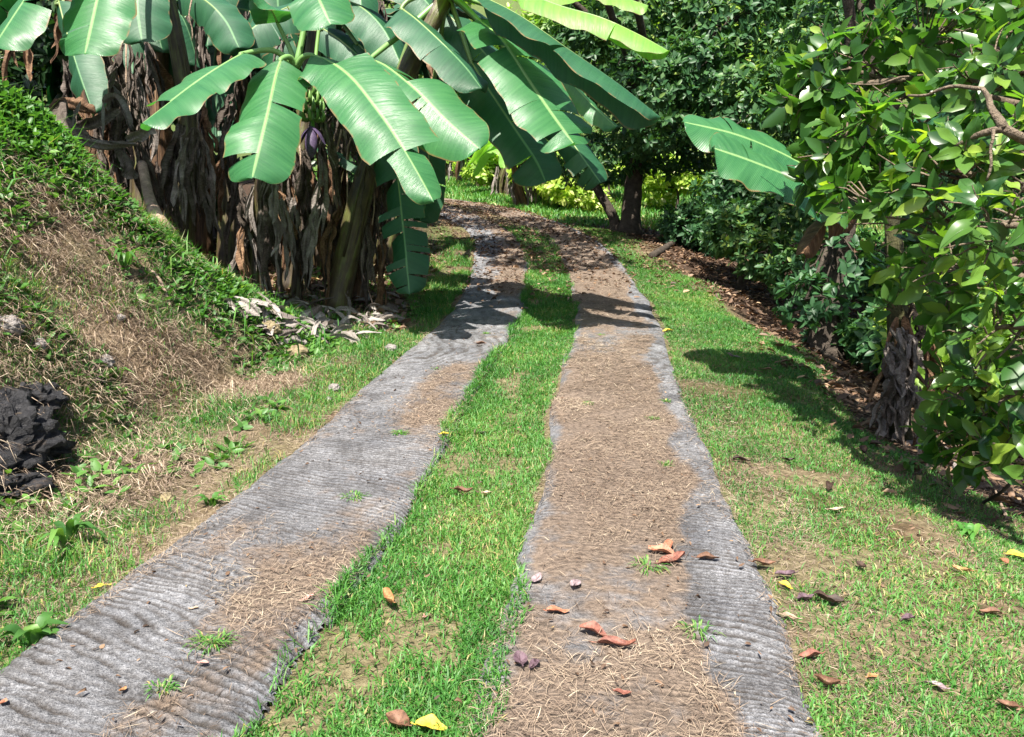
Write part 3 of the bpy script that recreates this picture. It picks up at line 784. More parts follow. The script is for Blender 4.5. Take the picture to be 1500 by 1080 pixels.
for i, (x, y, h, lab) in enumerate(shr):
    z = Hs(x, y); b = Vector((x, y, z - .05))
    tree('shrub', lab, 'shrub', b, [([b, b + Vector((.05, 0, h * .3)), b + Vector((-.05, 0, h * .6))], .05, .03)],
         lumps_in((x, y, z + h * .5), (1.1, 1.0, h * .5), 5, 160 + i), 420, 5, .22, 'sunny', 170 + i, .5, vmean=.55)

# ------------------------------------------------------------------ the avocado tree overhanging the verge: its large leaves are parts
def leaf_mesh_large(name, curl, wave, seed, wr=.40, mat=None):
    m, n = 9, 5
    P = np.zeros((m, n, 3)); u = np.linspace(0, 1, m)
    w = np.sin(np.pi * np.clip(u, 0, 1) ** .8) ** .75 * wr * .5; w[0] = .012; w[-1] = .004
    for j in range(n):
        q = (j / (n - 1)) * 2 - 1
        P[:, j, 0] = .10 + .9 * u
        P[:, j, 1] = q * w
        P[:, j, 2] = .28 * np.abs(q) * w * 2 * .5 - curl * u ** 2 + wave * np.sin(u * 9 + seed) * q * w * 2
    mb = MB(); mb.grid(P, np.tile(np.abs(np.linspace(-1, 1, n)), (m, 1)))
    mb.tube([(0, 0, 0), (.06, 0, -.003), (.13, 0, .002), (.6, 0, -curl * .25 - .004), (.97, 0, -curl * .85 - .004)], [.013, .012, .011, .008, .003], 4, .2)
    return mb.mesh(name, mat or M['avo_obj'])
AVL = [leaf_mesh_large('leaf', c, w, k, wr) for k, (c, w, wr) in enumerate([(.10, .10, .42), (.28, .08, .40), (.02, .16, .44), (.45, .10, .38), (.18, .2, .46), (-.06, .12, .40)])]
AVN = []
for me_ in AVL:
    m2 = me_.copy(); m2.materials[0] = M['avo_new']; AVN.append(m2)
ba = Vector((3.55, 4.25, Hs(3.55, 4.25) - .1))
avo = thing('avocado_tree', 'avocado tree with large glossy leaves overhanging the verge from its thick pale limb', 'tree', ba)
tb = MB()
sp = spline([ba, ba + Vector((-.05, .05, .9)), ba + Vector((-.1, -.05, 1.7)), ba + Vector((.1, .1, 2.8)), ba + Vector((.2, .3, 4.4))], 16)
tb.tube(sp, np.linspace(.19, .10, 16), 12, rough=.2, seed=5); tb.build('trunk', M['bark'], avo, ba)
rg = np.random.default_rng(77)
avl = [lump_px(1240, 100, 4.8, 80, 65, .35), lump_px(1350, 60, 4.7, 90, 70, .4), lump_px(1440, 120, 4.2, 85, 80, .35), lump_px(1330, 185, 4.4, 90, 60, .35), lump_px(1240, 205, 4.6, 60, 60, .3),
       lump_px(1400, 250, 3.9, 90, 70, .35), lump_px(1290, 285, 4.3, 75, 55, .3), lump_px(1460, 330, 3.3, 65, 60, .3), lump_px(1400, 400, 4.1, 85, 55, .35), lump_px(1460, 480, 3.9, 75, 60, .35), lump_px(1320, 445, 5.0, 45, 30, .2),
       lump_px(1440, 570, 4.1, 75, 60, .35), lump_px(1470, 660, 4.0, 55, 45, .3), lump_px(1410, 640, 4.4, 45, 55, .3), lump_px(1185, 130, 4.8, 45, 50, .25), lump_px(1480, 20, 4.9, 80, 70, .35), lump_px(1325, 375, 5.2, 50, 45, .25), lump_px(1480, 215, 3.9, 50, 50, .3), lump_px(1190, 250, 4.9, 35, 40, .2)]
hi = [(np.array([2.8, 5.0, 5.9]), np.array([.9, .9, .5])), (np.array([3.9, 4.2, 6.0]), np.array([1.0, 1.0, .6])), (np.array([4.9, 5.4, 6.2]), np.array([1.1, 1.0, .6]))]  # unseen upper crown, added so its shadow falls on the slope
P, D = crown_shoots(avl, 430, rg, .6)
twigs = MB()
cen = [np.array(tuple(l[0])) for l in avl]
for i, c in enumerate(cen):
    k = 6 if c[2] < 2 else 9
    lb = MB(); pts = limb(lb, sp[min(15, k + (i % 3))], c, .035, .011, .06, 10, 300 + i, 7)
    for q in range(6):
        e = c + rg.normal(0, .6, 3) * avl[i][1]
        limb(lb, pts[rg.integers(5, 10)], e, .009, .003, .03, 6, 400 + i * 9 + q, 5)
    lb.build('branch', M['twig'], avo, ba)
lb = MB()
for p0, p1, r0, r1 in [((1560, 235, 3.6), (1470, 188, 3.5), .035, .022), ((1470, 188, 3.5), (1400, 215, 3.7), .02, .010), ((1470, 188, 3.5), (1440, 130, 3.6), .02, .010), ((1455, 190, 3.5), (1445, 265, 3.5), .008, .005), ((1440, 130, 3.6), (1330, 140, 4.0), .01, .006)]:
    limb(lb, at(*p0), at(*p1), r0, r1, .03, 9, int(p0[0]), 8)
lb.build('branch', M['twig'], avo, ba)
B, DD, NN, LL, WW = shoots_to_leaves(P, D, 5, .178, .42, rg, .55, (40, 95), .10)
tw = MB()
for k in range(len(P)):
    c_ = cen[int(np.argmin(((np.array(cen) - P[k]) ** 2).sum(1)))]
    d_ = P[k] - c_; q_ = P[k] - d_ * .55 + np.array([0, 0, -.03])
    tw.tube([q_, P[k] - d_ * .25 + rg.normal(0, .012, 3), P[k], P[k] + (D[k] + np.array([0, 0, .5])) * .035], [.0055, .0045, .0035, .002], 5, cap=False)
o = tw.build('twigs', M['twig'], avo, ba); o['kind'] = 'stuff'
LL = LL * rg.uniform(.72, 1.18, len(LL))
dist = B[:, 1] + rg.uniform(0, .8, len(B))
order = np.argsort(dist)
big = order[:300]; rest = order[300:]
for k in big:
    d = Vector(DD[k]).normalized(); nr_ = Vector(NN[k]); nr_ = (nr_ - d * nr_.dot(d)).normalized(); s_ = nr_.cross(d)
    mt = Matrix((d, s_, nr_)).transposed().to_4x4()
    o = link('leaf', (AVN if k >= 4 * len(P) - 60 and rg.uniform() < .75 else AVL)[rg.integers(6)], avo)
    mt = Matrix.Translation(Vector(B[k]) - ba) @ mt @ Matrix.Scale(float(LL[k]) * 1.12, 4)
    o.matrix_local = mt
v = np.clip(rg.normal(.42, .18, len(rest)) + .3 * (rest > 4 * len(P)), 0, 1)
o = link('foliage', leaves_mesh('foliage', B[rest] - np.array(tuple(ba)), DD[rest], NN[rest], LL[rest], WW[rest] * 1.1, v, M['avo'], .8), avo); o['kind'] = 'stuff'

for i, (c, r) in enumerate(hi):
    lb = MB(); pts = limb(lb, sp[15], c, .05, .02, .06, 10, 700 + i, 7)
    lb.build('branch', M['twig'], avo, ba)
P, D = crown_shoots(hi, 330, rg, .35)
B, DD, NN, LL, WW = shoots_to_leaves(P, D, 6, .18, .42, rg, .5, (40, 95), .1)
o = link('foliage', leaves_mesh('foliage', B - np.array(tuple(ba)), DD, NN, LL, WW, np.clip(rg.normal(.4, .18, len(LL)), 0, 1), M['avo'], .8), avo); o['kind'] = 'stuff'
# ------------------------------------------------------------------ banana plants
def banana_mat(name, c_lo, c_hi, c_mid, trans, rough, tmul=(1.9, 2.3, .7)):
    m, nt, out = nodes_of(name)
    uv = N(nt, 'ShaderNodeUVMap'); sep = N(nt, 'ShaderNodeSeparateXYZ'); nt.links.new(uv.outputs[0], sep.inputs[0])
    a = math_(nt, 'ABSOLUTE', math_(nt, 'SUBTRACT', sep.outputs[0], .5))
    vv = math_(nt, 'SUBTRACT', sep.outputs[1], math_(nt, 'MULTIPLY', a, .16))
    fine = math_(nt, 'SINE', math_(nt, 'MULTIPLY', vv, 520.0))
    cmb = N(nt, 'ShaderNodeCombineXYZ'); nt.links.new(math_(nt, 'MULTIPLY', sep.outputs[0], 1.2), cmb.inputs[0]); nt.links.new(math_(nt, 'MULTIPLY', vv, 26.0), cmb.inputs[1])
    oi = N(nt, 'ShaderNodeObjectInfo'); nt.links.new(math_(nt, 'MULTIPLY', oi.outputs['Random'], 50.0), cmb.inputs[2])
    band = noise(nt, 1.0, 4, .6, cmb.outputs[0])
    big = noise(nt, 3.0, 3)
    c = ramp(nt, math_(nt, 'ADD', math_(nt, 'MULTIPLY', band, .65), math_(nt, 'MULTIPLY', big, .35)), [(.3, c_lo), (.7, c_hi)])
    c = mixc(nt, ramp(nt, a, [(.012, (1, 1, 1)), (.03, (0, 0, 0))]), c, c_mid)
    edge = math_(nt, 'MULTIPLY', ramp(nt, a, [(.472, (0, 0, 0)), (.497, (1, 1, 1))]), ramp(nt, noise(nt, 9, 3), [(.44, (0, 0, 0)), (.56, (1, 1, 1))]))
    c = mixc(nt, edge, c, (.16, .10, .04))
    h = math_(nt, 'ADD', math_(nt, 'MULTIPLY', fine, .12), band)
    tc = mixc(nt, 1.0, c, tmul, 'MULTIPLY')
    surf(nt, out, c, rough, .45, trans, tc, bump(nt, h, .006, .8))
    return m
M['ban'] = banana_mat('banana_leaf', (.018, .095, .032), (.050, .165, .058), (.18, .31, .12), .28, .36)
M['ban_dark'] = banana_mat('banana_leaf_dark', (.008, .052, .022), (.02, .088, .036), (.09, .20, .09), .16, .48, (1.5, 2.0, .8))  # darker leaf copy: backlighting and clump shade are put into its colour
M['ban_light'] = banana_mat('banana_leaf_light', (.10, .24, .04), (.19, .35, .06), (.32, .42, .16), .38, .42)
M['midrib'] = leafy('midrib', [(0, (.12, .24, .07)), (1, (.20, .34, .11))], .1, .4, .5)
M['petiole'] = leafy('petiole', [(0, (.09, .15, .045)), (1, (.17, .22, .07))], .0, .45, .5)

def dry_mat(name, c1, c2, c3, trans=.12):
    m, nt, out = nodes_of(name)
    uv = N(nt, 'ShaderNodeUVMap'); sep = N(nt, 'ShaderNodeSeparateXYZ'); nt.links.new(uv.outputs[0], sep.inputs[0])
    cmb = N(nt, 'ShaderNodeCombineXYZ'); nt.links.new(math_(nt, 'MULTIPLY', sep.outputs[0], 3.0), cmb.inputs[0]); nt.links.new(math_(nt, 'MULTIPLY', sep.outputs[1], 40.0), cmb.inputs[1])
    oi = N(nt, 'ShaderNodeObjectInfo'); nt.links.new(math_(nt, 'MULTIPLY', oi.outputs['Random'], 50.0), cmb.inputs[2])
    b_ = noise(nt, 1.0, 4, .6, cmb.outputs[0]); g_ = noise(nt, 6, 4)
    c = ramp(nt, math_(nt, 'ADD', math_(nt, 'MULTIPLY', b_, .5), math_(nt, 'MULTIPLY', g_, .5)), [(.32, c1), (.5, c2), (.68, c3)])
    c = mixc(nt, 1.0, c, ramp(nt, oi.outputs['Random'], [(0, (.75, .72, .7)), (1, (1.2, 1.2, 1.2))]), 'MULTIPLY')
    surf(nt, out, c, .75, .25, trans, c, bump(nt, b_, .012))
    return m
M['dry'] = dry_mat('dry_banana_leaf', (.026, .019, .015), (.07, .055, .045), (.16, .135, .117))
M['dry_pale'] = dry_mat('pale_dry_banana_leaf', (.075, .062, .054), (.16, .138, .126), (.27, .24, .225))
M['dry_grey'] = dry_mat('grey_dry_banana_leaf', (.11, .095, .083), (.20, .178, .16), (.31, .28, .255))
M['dry_heap'] = dry_mat('heap_dry_banana_leaf', (.13, .115, .105), (.26, .237, .22), (.39, .36, .34))
M['dry_brown'] = dry_mat('brown_dry_banana_leaf', (.05, .027, .015), (.13, .072, .04), (.30, .19, .11))
m_, nt, out = nodes_of('banana_stem')
uv = N(nt, 'ShaderNodeUVMap'); mp = N(nt, 'ShaderNodeMapping'); mp.inputs['Scale'].default_value = (9, 1.1, 1); nt.links.new(uv.outputs[0], mp.inputs[0])
s1 = noise(nt, 1.6, 5, .65, mp.outputs[0]); s2 = noise(nt, 5, 4)
c = ramp(nt, math_(nt, 'ADD', math_(nt, 'MULTIPLY', s1, .6), math_(nt, 'MULTIPLY', s2, .4)), [(.38, (.02, .013, .009)), (.5, (.055, .04, .018)), (.6, (.085, .095, .025)), (.72, (.15, .17, .05))])
surf(nt, out, c, .5, .4, normal=bump(nt, s1, .02))
M['stem'] = m_
m_, nt, out = nodes_of('brown_banana_stem')
uv = N(nt, 'ShaderNodeUVMap'); mp = N(nt, 'ShaderNodeMapping'); mp.inputs['Scale'].default_value = (9, 1.1, 1); nt.links.new(uv.outputs[0], mp.inputs[0])
s1 = noise(nt, 1.6, 5, .65, mp.outputs[0])
surf(nt, out, ramp(nt, s1, [(.32, (.018, .011, .007)), (.5, (.075, .04, .02)), (.68, (.18, .11, .055))]), .6, .3, normal=bump(nt, s1, .02))
M['stem_brown'] = m_

M['stem_dark'] = bark('dark_banana_stem', (.012, .012, .006), (.06, .058, .022), 9)
def frame_along(sp, hint, roll=None):
    T = np.gradient(sp, axis=0); T /= np.linalg.norm(T, axis=1)[:, None]
    h = np.broadcast_to(np.asarray(hint, float), T.shape)
    Nn = h - T * (h * T).sum(1)[:, None]; Nn /= np.linalg.norm(Nn, axis=1)[:, None] + 1e-9
    S = np.cross(T, Nn)
    if roll is not None:
        c, s = np.cos(roll)[:, None], np.sin(roll)[:, None]
        Nn, S = Nn * c + S * s, S * c - Nn * s
    return T, Nn, S

def banana_leaf(parent, base, blade, petiole, width, hint=(0, -.8, .6), fold=.25, tears=(), mat='ban', seed=0, blunt=.72, narrow=0.06, droop=.25, name='leaf', tail=None):
    """blade: midrib points base->tip (world); tears: (side, u) splits; returns the leaf object with its midrib as a sub-part"""
    rg = np.random.default_rng(seed)
    NU = 56
    sp = spline(blade, NU)
    T, Nn, S = frame_along(sp, hint)
    seg_l = np.concatenate([[0], np.cumsum(np.linalg.norm(np.diff(sp, axis=0), axis=1))]); Lm = seg_l[-1]
    mb = MB(); b = np.array(tuple(base))
    def prof(u): return width * .5 * np.clip(np.clip(u / .08, 0, 1) ** .55 * np.sqrt(np.clip(1 - np.clip((u - blunt) / (1 - blunt), 0, 1) ** 2.2, 0, 1)) + narrow * .1, .02, 1)
    for side in (-1, 1):
        cuts = sorted([u for s_, u in tears if s_ == side])
        edges = [0] + cuts + [1]
        for k in range(len(edges) - 1):
            u0, u1 = edges[k], edges[k + 1]
            nr_ = max(3, int((u1 - u0) * NU * .9) + 1); nc_ = 8
            u = np.linspace(u0, u1, nr_)
            gap = min(.25, .020 / max(.02, u1 - u0))
            dr = rg.normal(0, .16) if cuts else 0
            J = np.linspace(0, 1, nc_); mid = .5 * (u0 + u1)
            P = np.zeros((nr_, nc_, 3)); UV = np.zeros((nr_, nc_, 2))
            for jn, j in enumerate(J):
                g0 = gap * j ** .8 if cuts else 0
                uu = mid + (u - mid) * (1 - g0)
                # the veins sweep towards the tip
                uq = np.clip(uu, 0, 1)
                p = np.stack([np.interp(uq, np.linspace(0, 1, NU), sp[:, q]) for q in range(3)], -1)
                t_ = np.stack([np.interp(uq, np.linspace(0, 1, NU), T[:, q]) for q in range(3)], -1)
                n_ = np.stack([np.interp(uq, np.linspace(0, 1, NU), Nn[:, q]) for q in range(3)], -1)
                s__ = np.stack([np.interp(uq, np.linspace(0, 1, NU), S[:, q]) for q in range(3)], -1)
                w = prof(u) * (1 if tail is None else 1 - (1 - tail[1]) * (mid > tail[0])) * (1 + .05 * fbm(u * 9, u * 0 + side * 3 + seed, 7, 2) * j)
                a_ = fold + dr + (droop * j)
                x_ = j * w
                wave = (.012 * np.sin(u * 31 + seed + side) + .03 * fbm(u * 6, u * 0 + side * 2 + seed, 9, 2)) * j * j * np.clip(width * 1.8, .3, 1.2)
                P[:, jn] = p + s__ * (side * x_ * np.cos(a_))[:, None] + n_ * (-x_ * np.sin(a_) + wave)[:, None] + t_ * (x_ * .16)[:, None]
                UV[:, jn, 0] = .5 + side * j * .5; UV[:, jn, 1] = uq * Lm
            if side < 0: P = P[:, ::-1]; UV = UV[:, ::-1]
            mb.grid(P - b, .5, UV.reshape(-1, 2))
    o = link(name, mb.mesh(name, M[mat]), parent)
    r = MB()
    full = list(np.asarray([tuple(p) for p in petiole], float)) if petiole else []
    off = Nn * -.006
    pts = (sp + off)[::4]
    rr = np.linspace(.011, .002, len(pts)) * (.6 + width)
    r.tube(pts - b, rr, 7, .7)
    if len(full):
        pp = spline(full + [sp[0] + off[0], sp[2] + off[2]], 12)
        r.tube(pp - b, np.linspace(.036, .018, 12) * (.5 + width * .8), 8, .2)
    link('midrib', r.mesh('midrib', M['deadwood' if mat.startswith('dry') else 'midrib' if mat != 'ban_dark' else 'petiole']), o)
    return o

def dry_leaf(parent, base, pts, width, seed, mat='dry', twist=1.5, name='dry_leaf', crumple=1.0, strips=1):
    rg = np.random.default_rng(seed)
    b = np.array(tuple(base)) if base is not None else 0
    mb = MB()
    for q_ in range(strips):
        _dry_strip(mb, rg, b, pts, width * (1 if strips == 1 else rg.uniform(.3, .62)), seed + q_ * 31, twist, crumple, strips, q_)
    return link(name, mb.mesh(name, M[mat]), parent)

def _dry_strip(mb, rg, b, pts, width, seed, twist, crumple, strips, q_):
    n, c = 22, 9
    sp = spline(pts, n)
    if strips > 1:
        k_ = max(8, int(n * rg.uniform(.5, 1))) if q_ else n
        sp = spline([tuple(v_) for v_ in sp[:k_:3]], n)
        dx = rg.normal(0, .045, 3); dx[2] = -rg.uniform(0, .15)
        sp = sp + dx * np.linspace(.2, 1.6, n)[:, None] + np.stack([.03 * fbm(np.linspace(0, 4, n), np.zeros(n) + seed, 14, 2), .03 * fbm(np.linspace(0, 4, n), np.zeros(n) + seed, 15, 2), np.zeros(n)], -1)
    u = np.linspace(0, 1, n)
    roll = twist * fbm(u * 1.6, u * 0 + seed, 3, 2) + rg.uniform(0, 6.28)
    T, Nn, S = frame_along(sp, (.3, -.9, .2), roll)
    w = width * (.35 + .65 * np.sin(np.pi * np.clip(u * 1.05, 0, 1)) ** .6) * (1 + .35 * fbm(u * 4, u * 0 + seed, 4, 2))
    w[-1] *= .3
    P = np.zeros((n, c, 3)); UV = np.zeros((n, c, 2))
    ph = rg.uniform(0, 6.28)
    for j in range(c):
        q = j / (c - 1) * 2 - 1
        fl = crumple * (.55 * np.abs(q) + .22 * np.sin(q * 5 + ph + u * 3) + .25 * fbm(u * 5 + j * .35, u * 0 + seed, 6, 3))
        tat = 1 - .55 * np.clip(fbm(u * 13, u * 0 + seed + q * .2, 8, 2), 0, 1) * (abs(q) > .7)
        P[:, j] = sp + S * (q * w * .5 * (1 - .35 * crumple) * tat)[:, None] + Nn * (fl * w * .45)[:, None] + T * (abs(q) * w * .2)[:, None]
        UV[:, j, 0] = .5 + .5 * q; UV[:, j, 1] = u * 1.2
    mb.grid(P - b, .5, UV.reshape(-1, 2))

def hang_pts(p, ln, rg, sway=.18):
    p = Vector(p); out = [p]
    d = Vector((rg.normal(0, .5), rg.normal(-.1, .3), -.4))
    for k in range(4):
        d = d * .55 + Vector((rg.normal(0, sway), rg.normal(0, sway), -1)) * .9
        out.append(out[-1] + d.normalized() * ln / 4)
    return out

def stem_part(parent, base, pts, r0, r1, mat='stem', name='pseudostem', seed=0):
    sp = spline(pts, 18); rr = np.linspace(r0, r1, 18); rr[0] *= 1.2
    mb = MB(); mb.tube(sp - np.array(tuple(base)), rr, 14, rough=.10, seed=seed)
    # overlapping leaf-base ridges running up the stem
    for k in range(5):
        a = k * 1.3 + seed
        T, Nn, S = frame_along(sp, (.3, -.9, .2))
        off = Nn * np.cos(a) + S * np.sin(a)
        q = sp + off * (rr * .96)[:, None]
        mb.tube(q[1 + k:15] - np.array(tuple(base)), np.linspace(.02, .008, len(q[1 + k:15])), 5, .5)
    return link(name, mb.mesh(name, M[mat]), parent)

BG = 'banana plants of the clump beside the track'
def plant(label, bpx, D, group=BG):
    p = at(bpx[0], bpx[1], D); b = snap(p, -.05)
    return thing('banana_plant', label, 'banana plant', b, group), b

# plants: root, base
p1, b1 = plant('banana plant with three broad drooping leaves facing the track', (372, 440), 9.0)
stem_part(p1, b1, [b1, at(374, 350, 8.9), at(392, 230, 8.6), at(432, 92, 8.2)], .085, .06, seed=1)
A = lambda *l: [at(*q) for q in l]
top1 = at(434, 98, 8.2)
banana_leaf(p1, b1, A((412, 86, 7.95), (404, 110, 7.7), (392, 165, 7.3), (380, 215, 7.0), (369, 262, 6.85)), [top1, at(424, 84, 8.1)], .66, (.08, -.9, .45), .10, [(1, .52), (-1, .43), (1, .80)], seed=1, blunt=.80)
banana_leaf(p1, b1, A((356, 78, 7.9), (330, 92, 7.6), (290, 118, 7.3), (245, 152, 7.0), (206, 182, 6.85)), [top1, at(400, 74, 8.1)], .62, (-.35, -.65, .75), .12, [(1, .30), (-1, .55), (1, .72)], seed=2, blunt=.72)
banana_leaf(p1, b1, A((455, 80, 8.0), (480, 88, 7.8), (515, 114, 7.5), (552, 160, 7.2), (580, 200, 7.05), (610, 250, 6.95), (636, 297, 6.9)), [top1, at(444, 84, 8.1)], .68, (.25, -.82, .55), .10, [(1, .72), (-1, .74), (-1, .22)], seed=3, blunt=.86, tail=(.72, .55))
banana_leaf(p1, b1, A((436, 8, 8.2), (455, -22, 8.0), (470, 5, 7.7), (484, 36, 7.5)), [top1, at(445, 40, 8.2)], .66, (.1, -.85, .5), .12, [], seed=4, blunt=.6)
banana_leaf(p1, b1, A((407, 34, 8.2), (392, 6, 8.0), (362, -20, 7.8), (330, -30, 7.6)), [top1, at(424, 70, 8.25)], .42, (-.2, -.6, .8), .2, [(1, .4)], seed=5)
p2, b2_ = plant('leaning yellow-green banana stem whose leaves reach over the track', (490, 452), 9.3)
stem_part(p2, b2_, [b2_, at(510, 370, 9.2), at(540, 250, 9.0), at(590, 120, 8.8), at(650, 0, 8.7)], .155, .10, seed=2)
top2 = at(655, -10, 8.7)
banana_leaf(p2, b2_, A((542, 86, 8.3), (568, 98, 8.0), (610, 132, 7.7), (655, 178, 7.5), (704, 220, 7.35)), [top2, at(600, 40, 8.6), at(560, 72, 8.4)], .72, (.3, -.75, .6), .14, [(-1, .30), (-1, .42), (1, .55), (1, .60)], seed=6, blunt=.62)
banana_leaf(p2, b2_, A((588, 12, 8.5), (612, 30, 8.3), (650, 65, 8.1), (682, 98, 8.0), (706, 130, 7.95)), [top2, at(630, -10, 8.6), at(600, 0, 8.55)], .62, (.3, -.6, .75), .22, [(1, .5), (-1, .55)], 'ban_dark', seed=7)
banana_leaf(p2, b2_, A((700, 28, 8.4), (735, 58, 8.0), (775, 118, 7.6), (812, 172, 7.3), (843, 214, 7.15)), [top2, at(680, 8, 8.6)], .70, (.25, -.75, .6), .12, [(-1, .36), (1, .62), (1, .85), (-1, .70), (-1, .90), (1, .30)], seed=8, blunt=.70)
banana_leaf(p2, b2_, A((690, 90, 8.8), (715, 130, 8.6), (755, 190, 8.4), (785, 235, 8.3), (800, 268, 8.25)), [top2, at(670, 30, 8.8)], .62, (.2, -.9, .3), .10, [(-1, .45), (1, .7)], 'ban_dark', seed=9, blunt=.66)
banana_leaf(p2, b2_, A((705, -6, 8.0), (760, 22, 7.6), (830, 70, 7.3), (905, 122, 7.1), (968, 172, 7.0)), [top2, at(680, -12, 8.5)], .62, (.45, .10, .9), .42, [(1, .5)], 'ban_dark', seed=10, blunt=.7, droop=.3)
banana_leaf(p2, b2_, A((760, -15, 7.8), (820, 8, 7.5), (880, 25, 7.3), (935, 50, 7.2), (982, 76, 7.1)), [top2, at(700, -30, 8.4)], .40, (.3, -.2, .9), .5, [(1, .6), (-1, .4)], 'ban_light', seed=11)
banana_leaf(p2, b2_, A((820, 105, 8.6), (845, 130, 8.5), (872, 158, 8.4), (903, 186, 8.35)), [top2, at(740, 20, 8.8), at(800, 80, 8.7)], .34, (.3, -.6, .7), .25, [], 'ban', seed=12)
banana_leaf(p2, b2_, A((800, 165, 8.7), (835, 205, 8.5), (860, 240, 8.4), (880, 268, 8.35)), [top2, at(730, 60, 8.8), at(775, 130, 8.8)], .42, (.1, -.9, .3), .3, [(1, .5), (1, .7), (1, .85)], 'ban_dark', seed=13)
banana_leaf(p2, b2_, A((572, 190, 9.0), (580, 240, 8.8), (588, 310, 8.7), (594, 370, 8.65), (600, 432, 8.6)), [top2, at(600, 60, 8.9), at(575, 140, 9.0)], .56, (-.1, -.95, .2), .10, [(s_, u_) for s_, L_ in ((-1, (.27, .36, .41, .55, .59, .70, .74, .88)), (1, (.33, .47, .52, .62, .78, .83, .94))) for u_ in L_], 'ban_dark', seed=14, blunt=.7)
banana_leaf(p2, b2_, A((640, -30, 8.6), (700, -40, 8.2), (770, -30, 7.9), (850, 0, 7.7)), [top2], .55, (.2, -.5, .8), .2, [], 'ban_light', seed=15)
banana_leaf(p2, b2_, A((860, -25, 7.6), (890, -12, 7.5), (925, 0, 7.4), (950, 8, 7.4)), [top2, at(760, -45, 8.0)], .34, (.2, -.4, .9), .2, [], 'ban_light', seed=16)
banana_leaf(p2, b2_, A((625, 190, 9.3), (628, 240, 9.2), (625, 290, 9.2), (615, 325, 9.2)), [top2, at(640, 90, 9.1)], .42, (-.2, -.9, .3), .1, [(1, .4), (-1, .5)], 'ban_dark', seed=17)
banana_leaf(p2, b2_, A((655, 20, 9.0), (690, 55, 8.9), (725, 95, 8.8), (760, 130, 8.8)), [top2], .5, (.1, -.8, .5), .2, [(1, .5)], 'ban_dark', seed=18)
p3, b3_ = plant('banana plant carrying a green fruit bunch and a purple flower bud', (425, 445), 9.9)
stem_part(p3, b3_, [b3_, at(432, 330, 9.9), at(445, 180, 9.9), at(470, -10, 9.9)], .13, .09, seed=3)
top3 = at(470, -10, 9.9)
for k, (pts, w, hn) in enumerate([(A((480, 0, 9.6), (520, 5, 9.3), (560, 40, 9.1), (590, 100, 9.0)), .6, (.2, -.7, .6)), (A((520, 60, 9.5), (540, 80, 9.4), (560, 110, 9.3), (575, 150, 9.3)), .5, (.1, -.9, .4)),
                                  (A((450, 0, 9.6), (400, 20, 9.4), (360, 50, 9.3), (335, 80, 9.3)), .62, (-.2, -.8, .5)), (A((470, 40, 9.6), (500, 60, 9.5), (530, 90, 9.4), (545, 140, 9.4)), .5, (.2, -.8, .5)),
                                  (A((470, -30, 9.4), (540, -40, 9.2), (600, -20, 9.0), (640, 20, 8.9)), .55, (.1, -.6, .8)), (A((465, 215, 9.4), (490, 222, 9.3), (515, 240, 9.2), (540, 252, 9.2)), .22, (.1, -.4, .9))]):
    banana_leaf(p3, b3_, pts, [top3] if k < 5 else [at(450, 215, 9.6)], w, hn, .2, [(1, .5)] if k % 2 else [(-1, .4)], 'ban_dark', seed=30 + k)
bun = MB(); rg = np.random.default_rng(5)
c0 = at(456, 125, 8.9); c1 = at(458, 175, 8.7)
M['fruit'] = leafy('green_banana', [(0, (.05, .12, .02)), (1, (.12, .22, .05))], 0, .45, .4)
for tier in range(5):
    for k in range(9):
        a = k * .7 + tier * .3
        c = c0.lerp(c1, tier / 4)
        r_ = Vector((math.cos(a), math.sin(a), 0))
        bun.tube(spline([c + r_ * .04, c + r_ * .11 + Vector((0, 0, -.01)), c + r_ * .13 + Vector((0, 0, .05)), c + r_ * .12 + Vector((0, 0, .11))], 7) - np.array(tuple(b3_)), [.012, .019, .021, .021, .019, .012, .005], 6, rg.uniform())
bun.tube(spline([at(470, 20, 9.4), at(462, 90, 9.0), c1, at(459, 190, 8.7)], 10) - np.array(tuple(b3_)), .022, 7, .5)
link('banana_bunch', bun.mesh('banana_bunch', M['fruit']), p3)
M['bud'] = fallen_mat('purple_bract', (.045, .030, .075), (.11, .075, .15))
fb = MB(); f0 = at(457, 186, 8.6); f1 = at(456, 232, 8.55)
sp_ = spline([f0, f0.lerp(f1, .5), f1], 12); uu = np.linspace(0, 1, 12)
fb.tube(sp_ - np.array(tuple(b3_)), .068 * np.sin(np.pi * (uu * .93 + .05)) ** .7 + .003, 12, rough=.1)
for s_ in (-1, 1):
    q = spline([f0 + Vector((s_ * .02, -.02, .0)), f0 + Vector((s_ * .10, -.03, -.07)), f0 + Vector((s_ * .15, -.02, -.19))], 8)
    T_, N_, S_ = frame_along(q, (s_ * .8, 0, .6)); ww = .055 * np.sin(np.pi * np.linspace(.1, .97, 8)) ** .6
    fb.grid(np.stack([q + S_ * (ww * j)[:, None] - N_ * (abs(j) * ww * .5)[:, None] for j in (-1, -.5, 0, .5, 1)], 1) - np.array(tuple(b3_)))
link('flower_bud', fb.mesh('flower_bud', M['bud']), p3)
p4, b4_ = plant('banana plant at the bank with two bright leaves hanging over its dead ones', (268, 385), 9.9)
stem_part(p4, b4_, [b4_, at(272, 300, 9.7), at(272, 150, 9.5), at(240, -30, 9.2)], .12, .09, seed=4)
top4 = at(236, -60, 9.1)
banana_leaf(p4, b4_, A((165, -75, 8.0), (152, -45, 7.7), (142, 0, 7.4), (132, 45, 7.2), (124, 80, 7.1)), [top4, at(195, -85, 8.5)], .66, (-.1, -.9, .4), .10, [(1, .7)], seed=40, blunt=.72)
